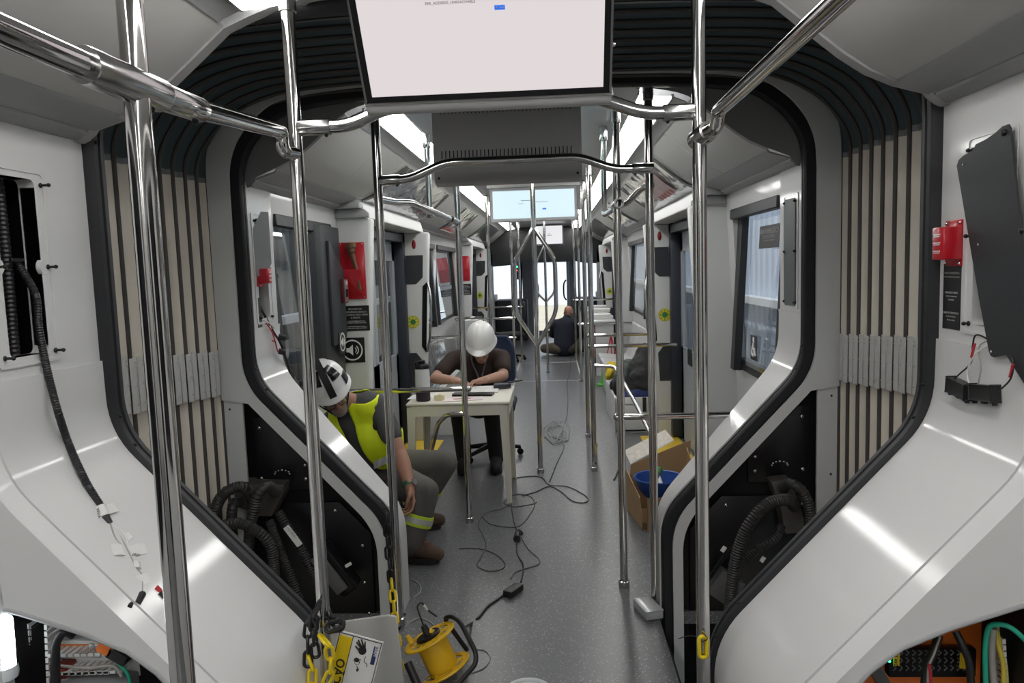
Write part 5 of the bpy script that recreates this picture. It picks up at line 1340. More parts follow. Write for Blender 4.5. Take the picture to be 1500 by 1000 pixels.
# ---------------------------------------------------------------- white plastic table and what lies on it
PLAS = mat('cream_plastic', (.66, .63, .55), .45, noise=.05, nscale=5)
def table():
    t = thing('plastic_table', 'cream white plastic table the writer in brown leans on', 'table', (-.51, 5.30, 0))
    x0, x1, y0, y1, zt = -.87, -.165, 4.96, 5.64, .712
    b = B(); b.box(((x0+x1)/2, (y0+y1)/2, zt-.012), (x1-x0, y1-y0, .024), bev=.011, seg=3); b.build('tabletop', PLAS, t)
    b = B()
    for (a, c, sx, sy) in (((x0+x1)/2, y0+.012, x1-x0-.06, .012), ((x0+x1)/2, y1-.012, x1-x0-.06, .012), (x0+.012, (y0+y1)/2, .012, y1-y0-.06), (x1-.012, (y0+y1)/2, .012, y1-y0-.06)): b.box((a, c, zt-.055), (sx, sy, .075))
    b.build('apron', PLAS, t)
    for px, sx in ((x0+.035, -1), (x1-.045, 1)):
        for py, sy in ((y0+.035, -1), (y1-.04, 1)):
            b = B(); rows = []
            for k in range(8):
                q = k/7; w = .058-.022*q; z = (zt-.03)*(1-q)+.002; cx = px-sx*.0; cy = py
                g = [(cx+sx*w/2, cy+sy*w/2), (cx-sx*w/2, cy+sy*w/2), (cx-sx*w/2, cy+sy*w/2-sy*.012), (cx+sx*(w/2-.012), cy+sy*(w/2-.012)), (cx+sx*(w/2-.012), cy-sy*w/2), (cx+sx*w/2, cy-sy*w/2)]
                rows.append([(a+sx*.02*q, c, z) for a, c in g])
            b.loft(rows, closed_u=True)
            tb = bmesh.new(); vs = [tb.verts.new(V(p)) for p in rows[-1]]; tb.faces.new(vs); b._add(tb)
            b.build('leg', PLAS, t, sharp=30)
table()
ZT = .713
t = thing('water_bottle', 'translucent water bottle with black lid on the table corner', 'bottle', (-.765, 5.06, ZT))
b = B(); b.lathe([(.0, 0), (.046, 0), (.049, .006), (.049, .07), (.047, .072)], (-.765, 5.06, ZT)); b.build('base_sleeve', mat('dark_violet_sleeve', (.018, .012, .022), .5), t)
b = B(); b.lathe([(.047, .07), (.050, .10), (.051, .15), (.049, .21), (.046, .225), (0, .228)], (-.765, 5.06, ZT)); b.build('body', mat('frosted_plastic', (.62, .63, .65), .35, noise=.05), t)
b = B(); b.lathe([(.049, .222), (.050, .226), (.050, .244), (.040, .256), (.024, .258), (.024, .276), (.020, .280), (0, .280)], (-.765, 5.06, ZT)); b.tube([(-.805, 5.04, ZT+.25), (-.80, 5.04, ZT+.268), (-.77, 5.05, ZT+.272)], .006, 8); b.build('lid', mat('black_satin', (0, 0, 0)), t)
t = thing('tape_roll', 'roll of pale yellow tape beside the water bottle', 'tape', (-.655, 5.07, ZT))
b = B(); b.lathe([(.022, 0), (.036, 0), (.036, .035), (.022, .035)], (-.655, 5.07, ZT), closed=True); b.build('roll', mat('pale_yellow_tape', (.72, .66, .42), .5), t)
def sheet(name, lab, cat, pts, z, m, th=.0015):
    b = B(); b.prism([(p[0], p[1]) for p in pts], (0, 0, z), (1, 0, 0), (0, 1, 0), (0, 0, th)); return tag(b.build(name, m, sharp=20), lab, cat)
mg = sheet('magazine', 'open pink and white leaflet at the front edge of the table', 'leaflet', [(-.63, 4.985), (-.35, 5.03), (-.37, 5.16), (-.61, 5.11)], ZT, mat('leaflet_paper', (.72, .62, .62), .5), .004)
b = B(); b.box((-.50, 5.075, ZT+.0044), (.12, .035, .0006), Euler((0, 0, .12))); b.build('printed_photo', mat('leaflet_photo', (.30, .10, .07), .5, noise=.6, nscale=60), mg)
sheet('folder', 'flat black folder lying across the table middle', 'folder', [(-.585, 5.20), (-.30, 5.17), (-.29, 5.27), (-.58, 5.30)], ZT, mat('black_satin', (0, 0, 0)), .014)
sheet('paper_stack', 'white printed papers under the writing hand', 'papers', [(-.60, 5.32), (-.27, 5.32), (-.28, 5.60), (-.60, 5.60)], ZT, PAPER, .008)
sheet('paper_sheet', 'loose white sheet hanging over the left edge of the table', 'papers', [(-.89, 5.12), (-.70, 5.16), (-.71, 5.34), (-.88, 5.30)], ZT+.0002, PAPER, .002)
ph = sheet('phone', 'dark phone with antenna lying at the right end of the table', 'phone', [(-.31, 5.46), (-.185, 5.49), (-.195, 5.57), (-.31, 5.55)], ZT+.0085, mat('dark_blue_case', (.02, .025, .04), .35), .026)
b = B(); b.tube([(-.21, 5.53, ZT+.04), (-.10, 5.54, ZT+.052)], .006, 8); b.build('antenna', CABLE, ph)

# ---------------------------------------------------------------- office chairs
def office_chair(x, y, lab, m, rz=0., hgt=1.0):
    t = thing('office_chair', lab, 'chair', (x, y, 0)); c, s = math.cos(rz), math.sin(rz)
    T = lambda a, d, z: (x+a*c-d*s, y+a*s+d*c, z)
    Mz = Matrix.Rotation(rz, 4, 'Z')
    b = B(); b.box(T(0, 0, .46), (.46, .46, .07), Mz, bev=.03, seg=3); b.build('seat', m, t)
    rows = []
    for i in range(9):
        z = .60+.42*i/8*hgt; w = .225*(1-.25*max(0, (i-5)/3)**2)*(1 if i else .9); rows.append([T(w*(k/6*2-1), .22+.03*(i/8)-.04*(1-(k/3-1)**2)*-1, z) for k in range(7)])
    b = B(); b.loft(rows, .045); o = b.build('backrest', m, t, sharp=60)
    bv = o.modifiers.new('round', 'BEVEL'); bv.width = .015; bv.segments = 3
    b = B(); b.tube([T(0, .12, .42), T(0, .27, .44), T(0, .29, .75)], .018, 10); b.build('back_stem', BLACK, t)
    b = B(); b.cyl((x, y, .09), (x, y, .43), .025, n=16); b.build('column', BLACK, t)
    for k in range(5):
        a = rz+k*2*PI/5+.3; e = V((x+.26*math.cos(a), y+.26*math.sin(a), .07))
        b = B(); b.tube([(x, y, .11), e], [.025, .016], 10); lg = b.build('leg', BLACK, t)
        b = B(); b.lathe([(0, -.012), (.026, -.012), (.028, 0), (.026, .012), (0, .012)], (e.x, e.y, .029), (math.sin(a), -math.cos(a), 0), 16); b.tube([e, (e.x, e.y, .04)], .008, 8); b.build('caster', BLACK, lg)
office_chair(-.42, 6.26, 'navy office chair the brown shirted writer sits on', mat('navy_upholstery', (.010, .022, .055), .75, noise=.15, nscale=40), .0)
office_chair(-.62, 12.9, 'dark office chair standing empty far down the left side', mat('black_mesh_upholstery', (.012, .012, .014), .7), -1.3)

# ---------------------------------------------------------------- cardboard box with blue bowl
CARD = mat('brown_cardboard', (.36, .23, .12), .8, noise=.08, nscale=6); CARDW = mat('white_printed_card', (.62, .58, .52), .7, noise=.3, nscale=45)
t = thing('cardboard_box', 'open torn cardboard box on the floor at the right of the aisle', 'box', (.80, 4.6, 0))
A = V((.655, 4.41, 0)); Bk = V((.590, 4.80, 0)); Cx = V((1.02, 4.46, 0)); Dx = V((.99, 4.86, 0))
def panel(a, c, z0a, z1a, z1c, lean=(0, 0, 0), nm='side', m=CARD, th=.006, par=None):
    a = V(a); c = V(c); l = V(lean); b = B()
    n = V((0, 0, 1)).cross(c-a).normalized()*th
    P = [a+V((0, 0, z0a)), c+V((0, 0, z0a)), c+l+V((0, 0, z1c)), a+l+V((0, 0, z1a))]
    b.prism([(0, 0), (1, 0), (1, 1), (0, 1)], (0, 0, 0), (1, 0, 0), (0, 1, 0), (0, 0, 0.0)) if False else None
    tb = bmesh.new(); lo = [tb.verts.new(p) for p in P]; hi = [tb.verts.new(p+n) for p in P]
    tb.faces.new(lo[::-1]); tb.faces.new(hi)
    for k in range(4): tb.faces.new((lo[k], lo[(k+1) % 4], hi[(k+1) % 4], hi[k]))
    b._add(tb); return b.build(nm, m, par or t, sharp=20)
panel(Bk, A+V((-.01, .03, 0)), .003, .30, .20, (-.015, 0, 0), 'side'); panel(A+V((.02, -.0, 0)), Cx, .003, .205, .20, (0, -.005, 0), 'side')
panel(A+V((-.012, .02, 0)), A+V((.012, .0, 0)), .003, .05, .05, (0, 0, 0), 'torn_corner', mat('dark_cardboard', (.12, .075, .04), .9))
bp = panel(Bk, Dx, .003, .30, .44, (.03, .03, 0), 'side'); panel(Cx, Dx, .003, .20, .40, (0, 0, 0), 'side')
b = B(); b.prism([(A.x, A.y), (Cx.x, Cx.y), (Dx.x, Dx.y), (Bk.x, Bk.y)], (0, 0, .004), (1, 0, 0), (0, 1, 0), (0, 0, .005)); b.build('bottom', CARD, t)
fl_ = [Bk+V((.03, .03, .30)), Dx+V((-.08, .02, .44)), Dx+V((-.12, .13, .485)), Bk+V((.0, .14, .36))]
tb = bmesh.new(); lo = [tb.verts.new(p) for p in fl_]; hi = [tb.verts.new(p+V((0, .003, .006))) for p in fl_]; tb.faces.new(lo[::-1]); tb.faces.new(hi)
for k in range(4): tb.faces.new((lo[k], lo[(k+1) % 4], hi[(k+1) % 4], hi[k]))
b = B(); b._add(tb); b.build('printed_flap', CARDW, t, sharp=20)
t = thing('bowl', 'blue plastic bowl holding tools inside the cardboard box', 'bowl', (.80, 4.60, .12))
b = B(); b.lathe([(0, 0), (.09, .004), (.125, .05), (.150, .118), (.156, .120), (.152, .126), (.143, .122), (.118, .055), (.085, .010), (0, .008)], (.765, 4.58, .165), n=40); b.build('bowl', mat('blue_plastic', (.012, .06, .27), .4), t)
for i, (p0, p1, r, m, lab) in enumerate((((.70, 4.53, .22), (.78, 4.64, .315), .022, mat('grey_handle', (.16, .17, .16), .5), 'grey tool with green tip lying in the blue bowl'), ((.78, 4.53, .22), (.76, 4.66, .31), .016, PAPER, 'white tool lying in the blue bowl'))):
    o_ = thing('hand_tool', lab, 'tool', p0); b = B(); b.tube([p0, p1], [r, r*.8], 12); b.build('shaft', m, o_)
    if i == 0: b = B(); b.tube([V(p1)-V((.02, .027, .021)), V(p1)+V((.003, .004, .004))], r*.9, 12); b.build('green_tip', mat('green_grip', (.05, .2, .04), .5), o_)
tag((lambda b: (b.tube(resample([(0.632, 5.801, 0.03), (0.589, 5.615, 0.012), (0.559, 5.497, 0.004)], 4), .006, 8), b.build('strap_end', CABLE))[1])(B()), 'short black strap end sticking out left of the cardboard box', 'strap')

# clear organiser box
t = thing('organiser_box', 'clear plastic organiser box lying at the foot of the right pole', 'box', (.56, 3.33, 0))
CLR = mat('clear_plastic', (.78, .80, .82), .12, trans=.55)
Mz = Matrix.Rotation(.30, 4, 'Z')
b = B(); b.box((.540, 3.345, .020), (.085, .15, .036), Mz, bev=.005); b.build('tray', CLR, t)
b = B(); b.box((.540, 3.345, .041), (.089, .154, .006), Mz, bev=.002); b.build('lid', mat('frosted_lid', (.60, .62, .63), .2, trans=.4), t)
b = B()
for k in range(3): b.box(V((.540, 3.345, .022))+(Mz @ V((0, -.04+.04*k, 0))), (.078, .002, .03), Mz)
b.build('divider', mat('frosted_divider', (.65, .66, .66), .4), t)
# paint can lid at the bottom edge
t = thing('paint_can', 'white round can with ridged lid at the bottom edge of the aisle', 'can', (0.006, 2.706, 0))
pc = V((0.025, 2.368, 0.2)); c0 = (pc.x, pc.y, 0)
b = B(); b.lathe([(0, 0), (.076, 0), (.076, .19), (.079, .192), (.079, .198), (0, .198)], c0, n=48); b.build('can', mat('can_grey', (.45, .46, .47), .4, metal=.4), t)
b = B(); b.lathe([(0, .196), (.052, .196), (.056, .200), (.060, .196), (.068, .196), (.072, .203), (.078, .203), (.080, .198), (.080, .188), (.078, .188)], c0, n=48); b.build('lid', mat('scuffed_white_lid', (.62, .65, .66), .4, noise=.12, nscale=20), t)

# ---------------------------------------------------------------- cable reel and cords
t = thing('cable_reel', 'yellow cable reel with black tube handle on the floor', 'cable reel', (-.37, 2.84, 0))
YR = mat('yellow_reel', (.78, .47, .015), .42, noise=.08); 
ca, cb = V((-0.382, 2.8, 0.16)), V((-0.332, 2.86, 0.014)); ax = (ca-cb).normalized()
ax = V((-.42, .08, .90)).normalized(); L_ = .135; mid = (ca+cb)/2; ca = mid+ax*L_/2; cb = mid-ax*L_/2
b = B(); b.lathe([(.058, -L_/2+.004), (.062, -L_/2+.02), (.062, L_/2-.02), (.058, L_/2-.004)], mid, ax, 36); b.build('drum', YR, t)
def flange(c, nm):
    b = B(); b.lathe([(.086, -.004), (.108, -.004), (.110, 0), (.108, .004), (.086, .004)], c, ax, 48, closed=True); b.lathe([(0, -.003), (.062, -.003), (.062, .003), (0, .003)], c, ax, 36)
    x, y, _ = basis(ax)
    for k in range(6):
        a = k*PI/3+.3; d = x*math.cos(a)+y*math.sin(a); b.box(c+d*.074, (.030, .022, .006), Matrix(((d.x, ax.cross(d).x, ax.x, 0), (d.y, ax.cross(d).y, ax.y, 0), (d.z, ax.cross(d).z, ax.z, 0), (0, 0, 0, 1))))
    return b.build(nm, YR, t)
flange(ca, 'flange'); flange(cb, 'flange')
b = B(); b.lathe([(0, .004), (.050, .004), (.052, .010), (.046, .016), (0, .016)], ca, ax, 36); b.build('socket_plate', mat('black_satin', (0, 0, 0)), t)
b = B(); x, y, _ = basis(ax); b.box(ca+ax*.018+x*.02, (.02, .02, .01), Euler((.4, .3, 0)), bev=.003); b.cyl(ca+ax*.012-x*.075, ca+ax*.045-x*.078, .013, .009); b.build('crank_knob', YR, t)
b = B(); b.cyl(ca+ax*.01, ca+ax*.055, .017, .011, 16); b.tube(resample([ca+ax*.05, ca+ax*.10+V((0, 0, .02)), (-0.429, 2.85, 0.274), (-0.416, 2.87, 0.276), (-0.403, 2.9, 0.236), (-0.363, 2.9, 0.204)], 6), .0035, 8); pl = b.build('plug_and_lead', CABLE, t)
b = B(); b.cyl((-0.41, 2.88, 0.262), (-0.399, 2.89, 0.238), .005, n=10); b.build('white_sleeve', PAPER, pl)
b = B(); b.tube(fillet([(-0.461, 2.72, -0.002), (-0.46, 2.74, 0.083), (-0.451, 2.75, 0.097)], .01, 3)+fillet([(-0.349, 2.97, 0.105), (-0.352, 2.95, 0.179), (-0.302, 2.9, 0.203), (-0.269, 2.86, 0.208), (-0.193, 2.76, 0.127), (-0.192, 2.74, 0.091), (-0.261, 2.66, 0.046), (-0.329, 2.62, 0.003)], .03, 5)[1:] if False else fillet([(-0.256, 2.98, 0.019), (-0.343, 2.95, 0.174), (-0.301, 2.9, 0.206), (-0.263, 2.86, 0.202), (-0.193, 2.76, 0.127), (-0.192, 2.74, 0.091), (-0.261, 2.66, 0.046), (-0.329, 2.62, 0.003)], .03, 5), .0095, 12); b.build('handle_frame', CABLE, t)
b = B(); b.tube([(-0.448, 2.7, 0.119), (-0.405, 2.66, 0.047)], .016, 14); b.build('grip', CABLE, t)
def cord(lab, pts, r, m, z=True, n=8):
    b = B(); b.tube(resample(pts, n), r, 8); return tag(b.build('cable', m), lab, 'cable')
CG = mat('thin_grey_cord', (.075, .075, .075), .6)
cord('black cord running from the yellow reel to the black adapter', [(-0.252, 2.85, 0.179), (-0.268, 3.241, 0.006), (-0.237, 3.308, 0.006), (-0.208, 3.412, 0.006), (-0.168, 3.485, 0.006), (-0.138, 3.538, 0.006)], .0055, CABLE)
t = thing('power_adapter', 'black power adapter brick lying on the aisle floor', 'adapter', (-0.095, 3.621, 0))
b = B(); b.box((-0.092, 3.565, 0.018), (.052, .115, .032), Matrix.Rotation(-.52, 4, 'Z'), bev=.006); b.build('brick', CABLE, t)
cord('black cord rising from the adapter to the round plug', [(-0.06, 3.689, 0.006), (-0.054, 3.812, 0.005), (-0.059, 3.931, 0.005), (-0.094, 4.058, 0.005), (-0.105, 4.204, 0.005), (-0.106, 4.314, 0.005)], .0045, CABLE)
t = thing('round_plug', 'round black plug joining two cords on the floor', 'plug', (-0.108, 4.362, 0))
b = B(); b.cyl((-0.107, 4.268, 0.018), (-0.107, 4.353, 0.02), .020, .017, 20); b.lathe([(.011, -.004), (.020, -.004), (.020, .004), (.011, .004)], (-0.091, 4.37, 0.022), (.6, .6, .5), 20, closed=True); b.build('plug', CABLE, t)
cord('dark cord from the round plug up to the table end', [(-0.111, 4.43, 0.005), (-0.148, 4.655, 0.005), (-0.179, 5.007, 0.005), (-0.194, 5.379, 0.005), (-0.216, 5.788, 0.005), (-0.186, 5.62, 0.317), (-0.178, 5.6, 0.532), (-0.187, 5.55, 0.661), (-0.251, 5.45, 0.705)], .0035, CABLE)
cord('thin cord looping on the floor beside the boot', [(-0.438, 4.164, 0.004), (-0.327, 4.16, 0.004), (-0.222, 4.075, 0.004), (-0.16, 3.945, 0.004), (-0.169, 3.862, 0.004), (-0.24, 3.837, 0.004), (-0.306, 3.912, 0.004), (-0.296, 4.037, 0.004), (-0.282, 4.191, 0.004), (-0.313, 4.358, 0.004), (-0.36, 4.539, 0.004), (-0.355, 4.72, 0.004), (-0.309, 4.814, 0.004), (-0.236, 4.867, 0.004), (-0.175, 5.01, 0.004)], .0028, CG)
cord('thin cord in wide loops below the table legs', [(-0.354, 4.71, 0.003), (-0.28, 4.564, 0.003), (-0.149, 4.509, 0.003), (-0.091, 4.557, 0.003), (-0.049, 4.723, 0.003), (-0.019, 4.932, 0.003), (-0.052, 5.13, 0.003), (-0.16, 5.184, 0.003), (-0.232, 5.016, 0.003), (-0.16, 4.909, 0.003), (-0.033, 4.962, 0.003), (-0.006, 5.005, 0.003)], .0028, CG)
cord('cord looping out from the foot of the branching pole', [(-0.195, 5.598, 0.004), (-0.05, 5.645, 0.004), (0.029, 5.584, 0.004), (0.081, 5.401, 0.004), (0.206, 5.359, 0.004), (0.308, 5.188, 0.004), (0.349, 5.045, 0.004), (0.313, 4.971, 0.004), (0.236, 5.02, 0.004), (0.164, 5.228, 0.004), (0.081, 5.366, 0.004), (-0.016, 5.238, 0.004), (-0.11, 5.146, 0.004)], .0035, CG)
cord('thin cord curving right of the round plug', [(-0.077, 4.296, 0.003), (-0.032, 4.133, 0.003), (0.025, 4, 0.003), (0.026, 3.924, 0.003), (-0.035, 3.87, 0.003), (-0.094, 3.817, 0.003), (-0.115, 3.731, 0.003)], .0026, CG)
cord('thin pale cord loop beside the reel', [(-0.552, 3.258, 0.003), (-0.513, 3.304, 0.003), (-0.451, 3.257, 0.003), (-0.413, 3.172, 0.003)], .0028, mat('pale_cord', (.32, .33, .33), .6))
cord('thin pale cord loop right of the reel handle', [(-0.244, 3.021, 0.003), (-0.185, 3.009, 0.003), (-0.157, 2.942, 0.003), (-0.178, 2.868, 0.003), (-0.224, 2.832, 0.003)], .0026, mat('pale_cord', (0, 0, 0)))
cord('thin grey wire loop between console and reel', [(-0.637, 3.743, 0.003), (-0.583, 3.682, 0.003), (-0.56, 3.592, 0.003), (-0.584, 3.515, 0.003)], .0028, mat('pale_cord', (0, 0, 0)))
cord('cord running away down the aisle to the bald person', [(0.081, 5.489, 0.004), (0.135, 5.974, 0.004), (0.205, 6.547, 0.004), (0.186, 6.952, 0.004), (0.257, 7.915, 0.004), (0.293, 8.947, 0.004), (0.313, 10.285, 0.004), (0.384, 11.668, 0.004), (0.441, 13.479, 0.004), (0.568, 15.23, 0.004)], .004, CG)
rnd = random.Random(3); P = []
for k in range(70):
    a = k*.9; r = .05+.13*rnd.random(); P.append((.145+r*math.cos(a)*.8, 7.2+r*math.sin(a)*3.2, .004+.012*rnd.random()))
tag((lambda b: (b.tube(resample(P, 4), .0035, 6), b.build('cable_tangle', mat('pale_cord', (0, 0, 0))))[1])(B()), 'tangled heap of pale cable on the aisle floor', 'cable')
for i, p in enumerate(((-0.142, 3.554, 0.002), (-0.099, 3.164, 0.002), (-0.097, 4.036, 0.002), (-0.168, 3.578, 0.002))):
    pass

# ---------------------------------------------------------------- benches, bags and clutter further down
SEATW = mat('white_seat_shell', (.62, .63, .63), .3, coat=.4); WRAP = mat('crinkled_film', (.50, .51, .52), .10, metal=.75, noise=.10, nscale=6, bump=.22, bscale=7)
def bench(s, y0, y1, n, lab, wrapped):
    for k in range(n):
        ya = y0+(y1-y0)*k/n+.015; yb = y0+(y1-y0)*(k+1)/n-.015
        t = thing('seat', lab % ('nearest', 'second', 'third', 'fourth')[k], 'seat', (s*1.0, (ya+yb)/2, 0), 'row seats %s %d' % ('left' if s < 0 else 'right', int(y0)))
        P = resample([(.74, 0, .34), (.75, 0, .40), (.86, 0, .395), (1.08, 0, .38), (1.14, 0, .45), (1.20, 0, .68), (1.22, 0, .82), (1.235, 0, .83)], 4)
        b = B(); b.loft([[(s*p.x, y, p.z+ (.02 if e else 0)*0) for p in P] for y, e in ((ya, 1), (ya+.03, 0), ((ya+yb)/2, 0), (yb-.03, 0), (yb, 1))], .02); b.build('shell', WRAP if wrapped else SEATW, t, sharp=60)
        b = B(); b.box((s*1.0, (ya+yb)/2, .19), (.44, yb-ya, .38)); b.build('base', SEATW, t)
bench(-1, 7.15, 9.15, 4, 'film wrapped seat shell, %s in the left row beyond the first door', True)
bench(1, 8.35, 10.3, 4, 'pale seat shell, %s in the right row beyond the backpack', False)
t = thing('storage_crate', 'white open crate under the backpack and clothes', 'crate', (.96, 7.65, 0))
b = B()
for c, sz in (((.96, 7.11, .17), (.52, .02, .34)), ((.96, 8.2, .17), (.52, .02, .34)), ((.715, 7.65, .17), (.02, 1.1, .34)), ((1.20, 7.65, .17), (.02, 1.1, .34)), ((.96, 7.65, .02), (.5, 1.1, .03)), ((.96, 7.65, .27), (.5, 1.1, .02))): b.box(c, sz, bev=.006)
b.build('walls', SEATW, t)
b = B(); b.box((.985, 7.095, .27), (.035, .006, .14)); b.build('black_tab', CABLE, t)
def lump(name, lab, cat, prims, m, vox=.014, parts=()):
    b = B()
    for c, r, e in prims: b.ell(c, r, Euler(e))
    o = remesh(b, vox, 3, name, m)
    tx = bpy.data.textures.new(name, 'CLOUDS'); tx.noise_scale = .09
    d = o.modifiers.new('folds', 'DISPLACE'); d.texture = tx; d.strength = .045; d.mid_level = .5
    return tag(o, lab, cat)
lump('backpack', 'dark grey backpack leaning upright on the white crate', 'backpack', [((1.02, 7.45, .50), (.17, .16, .24), (0, .15, 0)), ((1.04, 7.48, .70), (.09, .10, .11), (0, .1, 0)), ((1.0, 7.32, .44), (.14, .08, .17), (0, .1, .1))], mat('dark_backpack', (.028, .029, .030), .8, noise=.2, nscale=12, bump=.2, bscale=30))
lump('jacket', 'grey green jacket heaped beside the backpack', 'clothing', [((.88, 7.75, .44), (.13, .16, .14), (0, 0, .4)), ((.90, 7.85, .53), (.08, .10, .09), (0, .3, 0))], mat('grey_green_cloth', (.085, .105, .095), .9, noise=.2, nscale=12))
lump('cloth', 'yellow cloth hanging over the left edge of the white crate', 'clothing', [((.76, 7.9, .52), (.09, .12, .055), (0, .3, .3)), ((.72, 7.85, .47), (.05, .09, .07), (0, .4, 0))], mat('yellow_cloth', (.62, .47, .02), .8, noise=.1), .012)
lump('cloth', 'blue cloth under the backpack on the white crate', 'clothing', [((.93, 7.25, .335), (.17, .10, .05), (0, 0, .2))], mat('blue_cloth', (.015, .025, .10), .9, noise=.2), .012)
lump('bag', 'black bag in the left end of the white crate', 'bag', [((.80, 7.6, .38), (.10, .17, .11), (0, .2, 0))], BLKCL)
t = thing('warning_cone', 'small green cone on the floor behind the yellow cloth', 'cone', (.80, 10.0, 0))
b = B(); b.lathe([(.10, 0), (.10, .02), (.06, .03), (.012, .24), (0, .24)], (.80, 10.0, 0), n=20); b.build('cone', mat('green_cone', (.10, .42, .06), .5), t)
# counter with papers on the right far down
t = thing('counter', 'pale counter far down the right side under piled papers', 'counter', (.98, 11.9, 0))
b = B(); b.box((.86, 12.1, .79), (.36, 2.6, .03), bev=.006); b.build('top', SEATW, t)
for y in (10.9, 13.3): b = B(); b.box((.88, y, .39), (.26, .04, .78)); b.build('side_panel', SEATW, t)
for i, (x, y, z, w, m) in enumerate(((.86, 11.2, .807, .28, PAPER), (.86, 11.7, .807, .30, PAPER), (.84, 12.2, .807, .26, PAPER), (.87, 12.7, .807, .30, PAPER))):
    o_ = thing('paper_pile', ('white paper pile at the near end of the far counter', 'taller white paper pile second along the far counter', 'small white paper pile third along the far counter', 'white paper pile at the far end of the far counter')[i], 'papers', (x, y, z))
    for q in range(3+2*(i % 2)): b = B(); b.box((x+.02*math.sin(q*2.), y, z+.012+.024*q), (w, .30, .022), Euler((0, 0, .2*math.sin(q*3.)))); b.build('paper', m, o_)
t = thing('hand_cart', 'orange hand cart under the far counter', 'cart', (.90, 11.6, 0))
b = B(); b.box((.90, 11.6, .45), (.30, .35, .50), bev=.02); b.build('body', mat('orange_cart', (.42, .10, .03), .5, noise=.2), t)
b = B(); b.box((1.02, 11.4, .42), (.10, .3, .60)); b.build('dark_side', BLKCL, t)
for sx in (-1, 1): b = B(); b.lathe([(0, -.02), (.10, -.02), (.10, .02), (0, .02)], (.90+sx*.14, 11.6, .10), (1, 0, 0), 20); b.build('wheel', BLACK, t)
t = thing('tripod', 'small red tripod leaning before the far counter', 'tripod', (.93, 10.6, 0))
for dx in (-.13, .0, .13): b = B(); b.tube([(.95, 10.6, .62), (.95+dx, 10.6+.6*abs(dx)-.06, .0)], .008, 8); b.build('leg', mat('red_leg', (.5, .02, .03), .4), t)
# left side far furniture
t = thing('folding_table', 'pale grey folding table far down the left side', 'table', (-1.0, 10.9, 0))
b = B(); b.box((-1.02, 10.5, .70), (.4, 1.2, .025), bev=.005); b.build('top', mat('pale_grey_top', (.42, .43, .44), .45), t)
for y in (10.0, 11.0):
    for x in (-1.16, -.88): b = B(); b.cyl((x, y, 0), (x, y, .69), .014, n=10); b.build('leg', CHROMED, t)
for i, (x, y) in enumerate(((-1.03, 10.3), (-1.03, 10.9))):
    o_ = thing('carton', ('grey white carton at the near end of the far folding table', 'dark carton at the far end of the far folding table')[i], 'box', (x, y, .713)); b = B(); b.box((x, y, .81), (.26, .30, .19), bev=.006); b.build('body', (mat('grey_white_carton', (.45, .46, .46), .6), BLKCL)[i], o_); b = B(); b.box((x, y, .907), (.05, .302, .002)); b.build('tape', PAPER, o_)
lump('bag', 'dark bag on the floor under the far left folding table', 'bag', [((-.80, 10.6, .16), (.16, .25, .15), (0, 0, .3))], BLKCL)
lump('bag', 'dark blue bag on the floor beside the far empty office chair', 'bag', [((-.72, 12.0, .17), (.16, .22, .16), (0, 0, .3))], NAVY)
